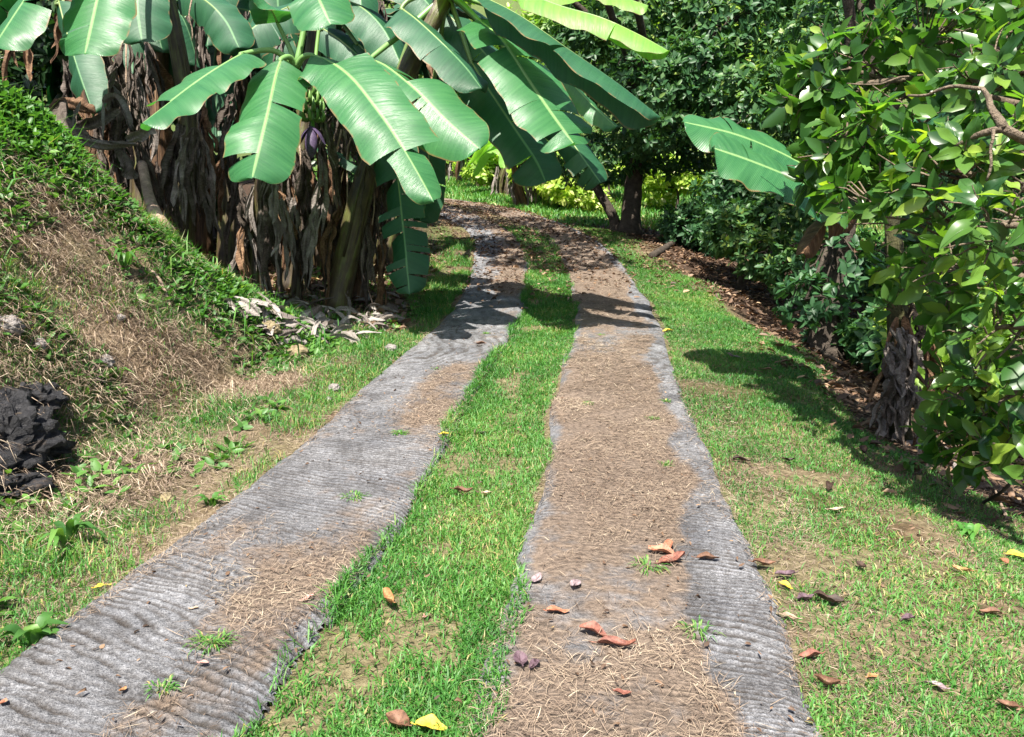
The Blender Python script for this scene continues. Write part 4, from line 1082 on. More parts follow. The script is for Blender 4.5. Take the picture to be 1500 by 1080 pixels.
banana_leaf(p4, b4_, A((100, -85, 7.8), (75, -60, 7.5), (45, -15, 7.2), (15, 30, 7.0), (-12, 72, 6.9)), [top4, at(160, -100, 8.4)], .62, (-.35, -.8, .5), .10, [(-1, .6)], 'ban', seed=41, blunt=.72)
banana_leaf(p4, b4_, A((208, -60, 9.0), (203, -30, 8.8), (201, 10, 8.6), (208, 62, 8.5)), [top4], .66, (.1, -.9, .35), .15, [(1, .6)], 'ban_dark', seed=42)
banana_leaf(p4, b4_, A((85, 0, 9.0), (98, 50, 8.8), (115, 105, 8.6), (137, 168, 8.5)), [top4, at(150, -60, 9.0)], .52, (-.5, -.8, .2), .35, [(1, .45), (1, .62), (1, .8), (-1, .5)], 'ban_dark', seed=43)
banana_leaf(p4, b4_, A((260, -20, 9.4), (300, 0, 9.2), (330, 30, 9.1), (350, 70, 9.0)), [top4], .55, (.1, -.8, .5), .2, [(1, .5)], 'ban_dark', seed=44)
p5, b5_ = plant('brown dying banana stem standing among hanging dead leaves', (232, 380), 10.4)
stem_part(p5, b5_, [b5_, at(231, 230, 10.4), at(231, 65, 10.3)], .15, .14, 'stem_brown', seed=5)
p6, b6_ = plant('slim green banana stem between the leaning stem and the front leaves', (432, 432), 9.5)
stem_part(p6, b6_, [b6_, at(440, 350, 9.5), at(446, 250, 9.5)], .07, .05, seed=6)
p7, b7_ = plant('banana plant behind the hanging grey leaves at the back of the clump', (330, 400), 11.2)
stem_part(p7, b7_, [b7_, at(335, 250, 11.2), at(330, 20, 11.2)], .14, .10, seed=7)
for k, (pts, w) in enumerate([(A((330, 0, 11), (290, 10, 10.6), (250, 50, 10.4), (225, 110, 10.3)), .6), (A((330, 10, 11), (370, 20, 10.6), (400, 70, 10.4), (410, 130, 10.4)), .6), (A((330, 10, 11), (320, 50, 10.6), (312, 110, 10.5), (320, 180, 10.5)), .6), (A((330, 150, 11), (322, 165, 10.6), (318, 185, 10.5), (322, 215, 10.4)), .4)]):
    banana_leaf(p7, b7_, pts, [at(330, 30, 11.2)], w, (0, -.9, .3), .25, [(1, .5), (-1, .6)], 'ban_dark', seed=50 + k)
p8, b8_ = plant('short brown banana stem at the foot of the leaning stem', (522, 448), 9.8)
stem_part(p8, b8_, [b8_, at(528, 400, 9.8), at(540, 330, 9.8), at(560, 210, 9.8)], .11, .08, 'stem_brown', seed=8)

extra = []
for k, (bx, tx, D_, lab) in enumerate([((200, 370), 190, 11.0, 'banana plant buried in dead leaves at the bank end of the clump'), ((385, 400), 400, 11.8, 'shaded banana plant deep in the middle of the clump'), ((470, 410), 520, 12.0, 'shaded banana plant behind the leaning stem'), ((300, 390), 270, 12.5, 'banana plant hardly seen in the dark behind the grey hanging leaves'), ((560, 395), 610, 12.4, 'shaded banana plant at the bend end of the clump'), ((140, 330), 110, 10.6, 'banana plant behind the tangle on the crest of the bank')]):
    p, b = plant(lab, bx, D_); t_ = at(tx, -20, D_)
    stem_part(p, b, [b, (b * .5 + t_ * .5) + Vector((.1, 0, 0)), t_], .15, .11, 'stem_brown' if k % 2 else 'stem', seed=20 + k)
    rgx = np.random.default_rng(900 + k)
    for q in range(6):
        a = rgx.uniform(0, 6.28); r_ = Vector((math.cos(a), math.sin(a) * .7 - .2, 0)); ln = rgx.uniform(1.1, 1.9)
        h0 = t_ + Vector((0, 0, -rgx.uniform(.1, .9)))
        banana_leaf(p, b, [h0 + r_ * .3 + Vector((0, 0, .3)), h0 + r_ * ln * .6 + Vector((0, 0, .35)), h0 + r_ * ln + Vector((0, 0, -.2)), h0 + r_ * ln * 1.15 + Vector((0, 0, -.9))], [h0], .6, tuple(r_ * .8 + Vector((0, 0, .5))), .2, [(1, .5), (-1, .4), (1, .75)], 'ban_dark', seed=1000 + k * 10 + q)
    for q in range(11):
        f = rgx.uniform(.3, .95); c_ = b.lerp(t_, f)
        extra.append((p, b, c_ + Vector((rgx.normal(0, .28), -rgx.uniform(.05, .3), 0)), rgx.uniform(.7, 1.5), rgx.uniform(.14, .3), 'dry' if rgx.uniform() < .7 else 'dry_brown'))

rgx = np.random.default_rng(77)
for p, b, x0, x1, y0, y1, d0, d1, cnt in [(p1, b1, 350, 400, 260, 340, 8.6, 9.2, 8), (p3, b3_, 405, 500, 190, 320, 9.0, 9.9, 11), (p8, b8_, 500, 575, 220, 340, 9.4, 9.9, 8), (p4, b4_, 240, 300, 150, 260, 9.3, 10, 7), (p5, b5_, 130, 235, 50, 200, 9.2, 10.2, 13), (p7, b7_, 290, 420, 20, 240, 10.2, 11.2, 16)]:
    for q in range(cnt):
        extra.append((p, b, at(rgx.uniform(x0, x1), rgx.uniform(y0, y1), rgx.uniform(d0, d1)), rgx.uniform(.6, 1.4), rgx.uniform(.12, .26), ('dry', 'dry', 'dry_brown', 'dry_pale')[rgx.integers(4)]))
# dead leaves hanging from the stems
rg = np.random.default_rng(9)
hang = [  # plant, px, py, D, length, width, material
    (p4, b4_, 268, 180, 9.2, 1.25, .26, 'dry'), (p4, b4_, 285, 185, 9.1, 1.0, .22, 'dry_pale'), (p4, b4_, 272, 200, 9.0, .9, .20, 'dry_pale'), (p4, b4_, 258, 190, 9.3, 1.5, .2, 'dry'), (p4, b4_, 292, 205, 9.2, .8, .16, 'dry'),
    (p1, b1, 393, 255, 8.5, .75, .22, 'dry'), (p1, b1, 402, 262, 8.3, 1.05, .22, 'dry_pale'), (p1, b1, 388, 300, 8.9, .9, .15, 'dry_brown'), (p1, b1, 410, 290, 8.6, .85, .16, 'dry_pale'),
    (p3, b3_, 430, 220, 9.3, 1.2, .26, 'dry'), (p3, b3_, 446, 230, 9.2, 1.3, .26, 'dry'), (p3, b3_, 415, 215, 9.4, 1.5, .2, 'dry_brown'), (p3, b3_, 470, 225, 9.0, 1.0, .22, 'dry_pale'), (p3, b3_, 478, 180, 9.0, 1.2, .2, 'dry'), (p3, b3_, 460, 260, 9.1, 1.2, .24, 'dry'),
    (p3, b3_, 492, 160, 9.0, .9, .16, 'dry'), (p3, b3_, 500, 170, 9.2, .6, .2, 'dry'), (p3, b3_, 476, 155, 8.8, .45, .09, 'dry_pale'), (p6, b6_, 470, 300, 9.0, .95, .2, 'dry_pale'), (p6, b6_, 452, 320, 9.2, .9, .18, 'dry'), (p6, b6_, 425, 300, 9.3, 1.1, .18, 'dry_brown'),
    (p8, b8_, 555, 215, 9.2, 1.2, .16, 'dry'), (p8, b8_, 530, 240, 9.3, 1.4, .16, 'dry'), (p2, b2_, 545, 200, 8.9, 1.1, .14, 'dry'), (p2, b2_, 538, 330, 9.1, .8, .16, 'dry'), (p2, b2_, 500, 300, 9.2, 1.1, .14, 'dry_brown'), (p2, b2_, 497, 405, 9.1, .45, .10, 'dry_pale'), (p2, b2_, 545, 250, 9.2, .9, .2, 'dry'),
    (p2, b2_, 575, 250, 9.1, .9, .12, 'dry'), (p8, b8_, 515, 350, 9.4, .9, .14, 'dry_brown'),
    (p5, b5_, 160, 80, 9.2, 1.1, .24, 'dry'), (p5, b5_, 178, 60, 9.3, 1.3, .26, 'dry'), (p5, b5_, 150, 95, 9.0, 1.0, .2, 'dry'), (p5, b5_, 195, 100, 9.2, 1.1, .24, 'dry_pale'), (p5, b5_, 205, 75, 9.4, 1.2, .2, 'dry'), (p5, b5_, 185, 120, 9.1, .8, .2, 'dry'), (p5, b5_, 215, 60, 9.6, 1.2, .2, 'dry'), (p5, b5_, 140, 60, 9.3, .9, .2, 'dry'),
    (p5, b5_, 200, 205, 9.0, 1.2, .16, 'dry'), (p5, b5_, 213, 215, 9.1, 1.4, .14, 'dry'), (p5, b5_, 225, 235, 9.3, .9, .12, 'dry'), (p5, b5_, 245, 225, 9.6, 1.0, .16, 'dry'), (p5, b5_, 167, 95, 9.0, .7, .16, 'dry_pale'), (p5, b5_, 190, 60, 9.1, .8, .12, 'dry'),
    (p7, b7_, 285, 10, 10.4, 1.1, .2, 'dry'), (p7, b7_, 312, 5, 10.3, 1.2, .22, 'dry'), (p7, b7_, 330, 0, 10.2, .8, .2, 'dry_brown'), (p7, b7_, 360, 15, 10.2, .7, .18, 'dry'), (p7, b7_, 300, 30, 10.1, 1.3, .1, 'dry'), (p7, b7_, 350, 30, 10.1, .7, .1, 'dry_brown'), (p7, b7_, 345, 230, 10.8, 1.4, .2, 'dry'), (p1, b1, 352, 270, 9.0, 1.3, .14, 'dry'), (p1, b1, 360, 290, 9.1, 1.1, .14, 'dry_brown'),
]
for k, (p, b, px, py, D_, ln, w, mt) in enumerate(hang):
    dry_leaf(p, b, hang_pts(at(px, py, D_), ln, rg), w * 1.25, 500 + k, mt, 2.2, strips=4)
for k, (p, b, c_, ln, w, mt) in enumerate(extra):
    dry_leaf(p, b, hang_pts(c_, ln, rg), w * 1.3, 1500 + k, mt, 2.2, strips=4)
# bare dead stalks
for k, (p, b, q0, q1) in enumerate([(p5, b5_, (282, -5, 9.2), (281, 60, 9.2)), (p5, b5_, (185, 65, 9.2), (190, 190, 9.1)), (p4, b4_, (292, 20, 9.6), (289, 190, 9.5)), (p8, b8_, (552, 200, 9.1), (545, 330, 9.1)), (p3, b3_, (438, 210, 9.2), (434, 330, 9.2)), (p3, b3_, (500, 190, 9.1), (488, 300, 9.1)), (p2, b2_, (525, 150, 9.2), (505, 320, 9.2))]):
    mb = MB(); limb(mb, at(*q0), at(*q1), .012, .007, .02, 8, k, 6); mb.build('dry_stalk', M['deadwood'], p, b)

# ------------------------------------------------------------------ banana plant among the trees past the verge
pr, br = plant('banana plant on the verge with broad overlapping leaves and grey dead leaves round its foot', (1322, 610), 6.1, None)
stem_part(pr, br, [br, at(1318, 520, 6.1), at(1312, 400, 6.2), at(1305, 290, 6.3)], .085, .06, 'stem_dark', seed=11)
trp = at(1303, 285, 6.3)
banana_leaf(pr, br, A((1232, 272, 6.15), (1200, 254, 6.05), (1140, 222, 5.95), (1075, 196, 5.85), (998, 178, 5.8)), [trp, at(1270, 272, 6.25)], .62, (-.25, -.58, .83), .10, [(1, .42), (-1, .66), (1, .75)], 'ban', seed=60, blunt=.6)
banana_leaf(pr, br, A((1240, 300, 6.0), (1205, 282, 5.85), (1150, 256, 5.72), (1095, 234, 5.65), (1042, 216, 5.6)), [trp, at(1272, 292, 6.2)], .56, (-.25, -.6, .8), .06, [(1, .28), (1, .52), (1, .74), (-1, .5)], 'ban', seed=66, blunt=.8)
banana_leaf(pr, br, A((1300, 270, 6.3), (1290, 200, 6.4), (1240, 140, 6.3), (1165, 105, 6.2)), [trp], .7, (-.3, -.6, .7), .15, [(1, .5)], 'ban_light', seed=61)
banana_leaf(pr, br, A((1310, 270, 6.3), (1350, 200, 6.5), (1420, 170, 6.6), (1490, 200, 6.7)), [trp], .5, (.2, -.6, .7), .2, [(1, .5)], 'ban', seed=62)
banana_leaf(pr, br, A((1262, 300, 6.0), (1235, 312, 5.9), (1205, 330, 5.85), (1176, 372, 5.8)), [trp], .36, (-.4, -.8, .3), .7, [(1, .5), (-1, .6)], 'dry_brown', seed=63, name='dry_leaf')
for k, (px, py, D_, ln, w, mt) in enumerate([(1312, 478, 5.9, .50, .20, 'dry_grey'), (1300, 500, 5.85, .42, .18, 'dry_pale'), (1324, 480, 5.9, .62, .18, 'dry'), (1318, 530, 5.8, .46, .22, 'dry_grey'), (1340, 490, 5.85, .60, .16, 'dry_pale'), (1356, 500, 5.85, .70, .15, 'dry_brown'), (1330, 560, 5.8, .38, .18, 'dry_pale'), (1306, 545, 5.8, .36, .18, 'dry'), (1345, 560, 5.75, .36, .14, 'dry_grey'), (1362, 560, 5.8, .40, .12, 'dry_brown'), (1334, 440, 6.0, .5, .14, 'dry'), (1322, 460, 6.0, .6, .16, 'dry_brown')]):
    dry_leaf(pr, br, hang_pts(at(px, py, D_), ln, rg, .2), w * 1.3, 660 + k, mt, 2.0, strips=4)

# ------------------------------------------------------------------ far sunlit banana plants past the bend
farb = [(768, 306, 0, 1.5, 'far banana plant with a pale dried stem in the sun past the bend', 1), (708, 276, 0, 1.5, 'far banana plant with yellow-green leaves at the top of the grass', 0), (662, 262, 0, 1.8, 'far banana plant with pale leaning stalks beside the grass', 0), (740, 288, 0, 1.5, 'far sunlit banana plant with broad leaves catching the light', 0), (680, 268, 0, 1.3, 'far dried banana stems standing pale in the sun', 1)]
for k, (px, py, D_, h, lab, dry) in enumerate(farb):
    b = ground_at(px, py)[0] - Vector((0, 0, .05))
    pl = thing('banana_plant', lab, 'banana plant', b, 'far banana plants in the sun')
    rg2 = np.random.default_rng(700 + k)
    for q in range(2 if dry else 3):
        e = b + Vector((rg2.normal(0, .4), rg2.normal(0, .2), h * rg2.uniform(.7, 1)))
        s_ = link('pseudostem', None) if False else None
        stem_part(pl, b, [b + Vector((q * .25 - .2, 0, 0)), b.lerp(e, .5) + Vector((q * .2 - .2, 0, 0)), e], .13, .08, 'stem_brown' if dry else 'stem', seed=k * 3 + q)
        for j in range(4):
            a = rg2.uniform(0, 6.28); r_ = Vector((math.cos(a), math.sin(a), 0)); ln = rg2.uniform(.9, 1.5)
            banana_leaf(pl, b, [e, e + r_ * ln * .35 + Vector((0, 0, ln * .35)), e + r_ * ln * .8 + Vector((0, 0, ln * .3)), e + r_ * ln * 1.15 + Vector((0, 0, -ln * .15))], [], .45, (0, 0, 1), .2, [(1, .5), (-1, .4)], 'ban_light', seed=720 + k * 20 + q * 5 + j)
    for j in range(7 if dry else 3):
        dry_leaf(pl, b, hang_pts(b + Vector((rg2.normal(0, .3), rg2.normal(-.1, .1), h * rg2.uniform(.6, .95))), h * .6, rg2), .3, 800 + k * 9 + j, 'dry_pale', 1.5, strips=3)
# ------------------------------------------------------------------ bank: rock, stones, dead wood, undergrowth
from mathutils import noise as mnoise
def rock(name, label, c, r, seed, mat, cat='rock', rough=.35, lay=0.0, group=None):
    m, n = 30, 44
    th = np.linspace(0, np.pi, m); ph = np.linspace(0, 2 * np.pi, n)
    P = np.zeros((m, n, 3))
    for i in range(m):
        for j in range(n):
            d = Vector((math.sin(th[i]) * math.cos(ph[j % (n - 1)]), math.sin(th[i]) * math.sin(ph[j % (n - 1)]), math.cos(th[i])))
            q = d * 1.6 + Vector((seed * 3.1, seed, 0))
            f = 1 + rough * (mnoise.fractal(q, 1.0, 2.1, 5) * .6 + (mnoise.cell(q * 2.6) - .5) * .4)
            if lay: f += lay * (abs(((d.z * 4 + d.x + mnoise.noise(q) * 1.5) % 1) - .5) - .25)
            P[i, j] = (d.x * r[0] * f, d.y * r[1] * f, d.z * r[2] * f)
    mb = MB(); mb.grid(P)
    o = link(name, mb.mesh(name, M[mat], smooth=False), None, c)
    return tag(o, label, cat, group)
def on_px(px, py, dz=0.0):
    p, d = ground_at(px, py); return p + Vector((0, 0, dz))
rock('rock', 'big dark craggy rock jutting from the foot of the bank', on_px(8, 640, -.08), (.27, .26, .26), 1, 'rock', 'rock', .55, .5)
rock('rock', 'dark broken rock lying against the top of the big craggy one', on_px(45, 580, -.06), (.16, .18, .12), 2, 'rock', 'rock', .6, .5)
rock('rock', 'dark rock ledge at the foot of the big craggy one', on_px(8, 700, -.06), (.22, .18, .09), 3, 'rock', 'rock', .5, .5)
rock('rock', 'small dark stone stuck in the bank above the verge grass', on_px(143, 562), (.035, .03, .03), 4, 'rock', 'stone')
for k, (px, py, s, lab, mt) in enumerate([(12, 488, .085, 'pale pinkish stone set in the bank above the dark rock', 'stone'), (60, 515, .05, 'flat grey stone just above the dark rock', 'stone'), (155, 537, .06, 'grey stone half buried in the straw of the bank', 'stone'), (178, 472, .035, 'small pale stone high on the straw bank', 'stone'),
        (572, 515, .065, 'white stone in the grass at the edge of the track', 'stone'), (436, 522, .10, 'mossy brown stump of stone in front of the leaf heap', 'brownstone'), (395, 488, .10, 'brown stone under the heap of pale dead leaves', 'brownstone'), (490, 573, .05, 'pale stone in the verge grass below the leaf heap', 'stone'), (482, 588, .03, 'small grey stone below the pale one in the verge', 'stone'), (245, 735, .04, 'dark grey stone in the verge near the strip edge', 'brownstone')]):
    rock('stone', lab, on_px(px, py, s * .3), (s, s * .8, s * .75), 20 + k, mt, 'stone', .3)

def wood(label, pts, r0, r1, seed, mat='deadwood', name='branch'):
    mb = MB(); sp = spline(pts, 14)
    mb.tube(sp, np.linspace(r0, r1, 14), 9, rough=.18, seed=seed)
    o = link(name, mb.mesh(name, M[mat])); return tag(o, label, 'branch')
wood('pale broken banana trunk slanting down from the dead leaves', [on_px(278, 374, .05), at(250, 345, 8.3), at(222, 300, 8.5), at(208, 240, 8.9)], .085, .05, 1, name='fallen_log')
wood('thin curved pale stick standing on the bank', [on_px(224, 404, .0), at(206, 384, 7.6), at(198, 362, 7.7), at(202, 338, 7.8)], .022, .013, 2)
wood('long dead stalk sliding down the bank', [on_px(250, 455, .02), on_px(236, 425, .05), on_px(222, 404, .03)], .014, .008, 3)
wood('fallen grey branch at the edge of the shaded slope', [on_px(955, 378, .03), on_px(985, 362, .06), on_px(1012, 348, .10)], .07, .05, 4, 'bark')
wood('thin dark twig lying across the leaf litter', [on_px(1195, 515, .03), on_px(1225, 535, .05), on_px(1248, 545, .03)], .025, .015, 5, 'bark')
wood('dark stick leaning at the foot of the avocado leaves', [on_px(1440, 742, .02), at(1468, 720, 4.3), at(1490, 696, 4.2)], .010, .008, 6, 'bark')
wood('pale straight stick on the dirt below the avocado leaves', [on_px(1472, 760, .02), on_px(1455, 722, .04)], .010, .006, 7)

# nest-like tangle of dead leaves and stalks on the crest of the bank
rg = np.random.default_rng(31)
TG = 'tangle of dead banana leaves on the crest of the bank'
ncen = at(150, 180, 8.3)
for k, (pts, w, mt, lab) in enumerate([
    (A((75, 165, 8.2), (90, 150, 8.1), (100, 180, 8.0), (135, 205, 8.0)), .22, 'dry', 'dead leaf curled at the outer end of the tangle on the bank'),
    (A((90, 185, 8.1), (110, 205, 8.0), (150, 215, 8.0), (200, 212, 8.1)), .20, 'dry_pale', 'pale dead leaf running along the bottom of the tangle'),
    (A((185, 205, 8.0), (205, 195, 7.9), (222, 180, 7.9)), .20, 'dry_pale', 'pale grey dead leaf end poking out of the tangle under the bright leaf'),
    (A((105, 195, 7.9), (108, 170, 7.9), (118, 148, 7.9)), .06, 'dry_pale', 'upright pale stalk in the tangle'),
    (A((152, 150, 8.0), (153, 175, 8.0), (152, 200, 8.0)), .07, 'dry_pale', 'second upright stalk of the tangle, by the trunk side'),
    (A((100, 190, 8.3), (140, 180, 8.2), (175, 160, 8.2)), .20, 'dry', 'dead leaf crossing the middle of the tangle'),
    (A((165, 125, 8.4), (175, 150, 8.3), (190, 190, 8.2)), .20, 'dry', 'dead leaf leaning down into the tangle'),
    (A((80, 150, 8.5), (110, 155, 8.4), (140, 165, 8.4)), .2, 'dry_brown', 'brown dead leaf at the top of the tangle'),
    (A((70, 180, 8.4), (90, 200, 8.3), (120, 212, 8.3)), .2, 'dry', 'dead leaf drooping from the outer edge of the tangle'),
    (A((150, 152, 8.2), (170, 145, 8.2), (185, 165, 8.1), (190, 185, 8.1)), .22, 'dry_pale', 'folded pale leaf in the trunk end of the tangle'),
    (A((110, 190, 8.1), (150, 205, 8.0), (205, 208, 8.0)), .05, 'dry', 'long thin stalk across the foot of the tangle'),
    (A((165, 210, 8.2), (185, 235, 8.2), (195, 262, 8.2)), .2, 'dry', 'dead leaf hanging below the tangle')]):
    o = dry_leaf(None, None, pts, w, 900 + k, mt, 1.0, 'dead_leaf', .8); tag(o, lab, 'dead leaf', TG)

# heap of pale leaf scraps at the foot of the clump
HG = 'pale dead leaf scraps heaped at the foot of the banana clump'
def heap_place(px, py):
    for cond, txt in ((py < 452, 'against the stems'), (px < 372, 'at the bank end of the heap'), (px < 418, 'beside the brown stone of the heap'), (px > 555, 'at the track end of the heap'), (px > 515, 'under the leaning stem'), (py > 500, 'at the grassy front of the heap'), (py > 478, 'low on the heap')):
        if cond: return txt
    return 'on top of the heap'
seen_lab = set()
for k in range(330):
    px = rg.uniform(335, 595); py = rg.uniform(434, 520)
    if py > 472 + 42 * math.sin((px - 335) / 260 * math.pi): continue
    p = on_px(px, py, rg.uniform(.02, .12) * (1 - abs(px - 450) / 180))
    a = rg.uniform(0, 6.28); ln = rg.uniform(.15, .55); d = Vector((math.cos(a) * ln, math.sin(a) * ln * .7, rg.normal(.02, .1)))
    w_ = rg.uniform(.04, .13); mt = 'dry_pale' if rg.uniform() < .75 else 'dry'
    tilt = 'flat' if abs(d.z) < .06 else 'tilted'
    lab = f"{'long' if ln > .33 else 'short'} {'broad' if w_ > .085 else 'narrow'} {tilt} {'pale' if mt == 'dry_pale' else 'brownish'} dead leaf scrap {heap_place(px, py)}"
    if lab in seen_lab: continue
    seen_lab.add(lab)
    o = dry_leaf(None, None, [p - d * .5, p + Vector((0, 0, .05 * rg.uniform() + .02)), p + d * .5], w_, 1000 + k, 'dry_heap' if mt == 'dry_pale' else 'dry_pale', .8, 'dead_leaf', .6)
    tag(o, lab, 'dead leaf', HG)
for k, (px, py, lab) in enumerate([(1345, 655, 'pale dead leaf scrap just below the grey dead leaves of the verge banana'), (1375, 668, 'pale dead leaf scrap on the dirt halfway to the dark stick'), (1312, 646, 'pale dead leaf scrap between turf and verge banana'), (1440, 722, 'pale dead leaf scrap beside the dark stick'), (1410, 692, 'pale dead leaf scrap under the lowest avocado leaves')]):
    p = on_px(px, py, .03); a = rg.uniform(0, 6.28); d = Vector((math.cos(a), math.sin(a) * .7, .05)) * rg.uniform(.08, .16)
    o = dry_leaf(None, None, [p - d, p + Vector((0, 0, .03)), p + d], .07, 1200 + k, 'dry_pale', .8, 'dead_leaf', .5)
    tag(o, lab, 'dead leaf', 'pale leaf scraps below the avocado tree')

# leafy undergrowth on the bank (nobody could count it)
def d_herb(x, y, t, s, b):
    hi_ = sstep(1.35, 2.2, SCZ + .5 * fbm(x * 1.2, y * 1.2, 151, 3))
    nose = sstep(6.0, 7.2, y) * (t < -2.0) * sstep(8.8, 8.2, y)
    low = .30 * sstep(.0, .5, fbm(x * 1.7, y * 1.7, 152, 3)) * (t < -1.5) * (.25 + .75 * (b > .15))
    return np.clip(hi_ + nose * .9 + low, 0, 1) * (t < -1.4) * inframe(x, y, .8)
x, y, z, t, s, b = scatter(90000, -8.5, -1.2, 2, 12, d_herb, 1.0)
n = len(x)
hi_ = sstep(1.3, 2.0, z) * .8 + .2
k6 = 4
ax = np.stack([rng.normal(0, .3, n), rng.normal(-.2, .3, n), np.ones(n)], -1)
P = np.stack([x, y, z + rng.uniform(.02, .24, n) * hi_ * (.4 + 1.4 * vnoise(x * 2.3, y * 2.3, 156) ** 2)], -1)
B, DD, NN, LL, WW = shoots_to_leaves(P, ax, k6, .088, .48, rng, .4, (50, 100), .1)
v = np.clip(np.tile(.42 + .25 * fbm(x * 1.4, y * 1.4, 155, 3), k6) + rng.normal(0, .18, len(LL)), 0, 1)
o = link('undergrowth', leaves_mesh('undergrowth', B, DD, NN, LL, WW, v, M['herb'], .8)); tag(o, 'lush green undergrowth covering the upper bank', 'undergrowth', kind='stuff')
# long grass blades through it
x, y, z, t, s, b = scatter(30000, -8.5, -1.2, 2, 11, lambda x, y, t, s, b: np.maximum(sstep(1.3, 2.0, SCZ + .4 * fbm(x * 1.2, y * 1.2, 151, 3)), .35 * sstep(6.0, 7.0, y) * sstep(8.3, 7.8, y) * (t < -1.9)) * (t < -1.5) * (.12 + .88 * sstep(-.05, .3, fbm(x * 1.3, y * 1.3, 153, 2))) * inframe(x, y, .8))
n = len(x)
g = blades_mesh('grass', np.stack([x, y, z], -1), rng.uniform(.12, .42, n), rng.uniform(.008, .015, n), np.abs(rng.normal(.3, .25, n)), np.abs(rng.normal(1.2, .5, n)), np.clip(rng.normal(.48, .2, n), 0, 1), M['grass'])
tag(g, 'long grass blades growing through the undergrowth of the upper bank', 'grass', kind='stuff')

# ------------------------------------------------------------------ single weeds and tufts
def tuft(label, px, py, n, L, W, seed, group=None, mat='grass', dz=.0):
    rg = np.random.default_rng(seed)
    p = on_px(px, py, dz); mb = MB(); spr = 1.0 if W > .02 else 1.6
    for k in range(n):
        a = rg.uniform(0, 6.28); ln = L * rg.uniform(.6, 1.15); d = Vector((math.cos(a), math.sin(a), 0)); le = rg.uniform(.25, 1.0)
        r0 = d * rg.uniform(0, L * .25 * spr * (3 if W < .02 else 1))
        q = spline([r0, r0 + d * ln * .4 * le + Vector((0, 0, ln * .55)), r0 + d * ln * (.5 + .5 * le) + Vector((0, 0, ln * (.8 - .7 * le)))], 6)
        T_, N_, S_ = frame_along(q, (0, 0, 1) if le > .4 else tuple(-d)); ww = W * .5 * np.array([.6, .95, 1, .8, .5, .05])
        mb.grid(np.stack([q - S_ * ww[:, None], q - N_ * (ww * .3)[:, None], q + S_ * ww[:, None]], 1), np.full((6, 3), np.clip(rg.normal(.62 if W < .02 else .45, .2), 0, 1)))
    o = link('grass_tuft' if W < .02 else 'weed', mb.mesh('tuft', M[mat]), None, p)
    return tag(o, label, 'grass tuft' if W < .02 else 'weed', group)
tuft('small grass tuft growing in the seam of the grey strip', 312, 963, 90, .05, .005, 1, dz=.03)
tuft('low pale grass patch in the seam at the near end of the grey strip', 238, 1030, 60, .035, .005, 2, dz=.03)
tuft('grass tuft by the raked edge of the thatch strip near the red leaves', 1022, 945, 40, .05, .005, 3, dz=.03)
tuft('little grass tuft beside the cluster of orange-red dead leaves', 950, 848, 50, .055, .005, 4, dz=.03)
tuft('small green tuft in the middle of the grey strip', 585, 645, 70, .04, .006, 5, dz=.03)
tuft('flat grass tuft beside the yellow leaf on the grey strip', 520, 742, 70, .045, .005, 6, dz=.03)
for k, (px, py, lab) in enumerate([(640, 548, 'faint grass tuft on the grey strip below the white stone'), (712, 494, 'faint grass tuft at the turf side of the grey strip, farthest up'), (975, 690, 'faint grass tuft on the thatch strip near its outer edge'), (955, 622, 'faint grass patch on the thatch strip above the raked patch'),
        (880, 497, 'faint grass tuft on the thatch strip, farthest up'), (975, 595, 'faint grass line across the edge of the thatch strip'), (862, 600, 'faint grass tuft on the thatch strip beside the turf')]):
    tuft(lab, px, py, 40, .035, .005, 20 + k, 'thin tufts on the strips', dz=.03)
tuft('broad-leaved weed in the verge grass', 100, 800, 9, .22, .035, 50, None, 'herb')
tuft('broad-leaved weed at the edge of the strip, lowest on the verge', 50, 945, 9, .14, .05, 51, None, 'herb')
tuft('leafy weed beside the strip where the sunny patch starts', 310, 742, 9, .10, .035, 52, None, 'herb')
tuft('tall weed on the straw bank under the trunk', 180, 390, 14, .22, .03, 53, None, 'herb')
tuft('weed on the bare bank beside the flat grey stone', 205, 455, 12, .20, .03, 54, None, 'herb')
tuft('weed in the bank below the small dark stone', 170, 560, 10, .14, .025, 55, None, 'herb')
tuft('weed with pale leaves in the dirt of the slope', 1330, 690, 9, .12, .03, 56, None, 'herb')
tuft('weed on the bare dirt close to the yellow leaf', 1420, 790, 12, .12, .03, 57, None, 'grass')

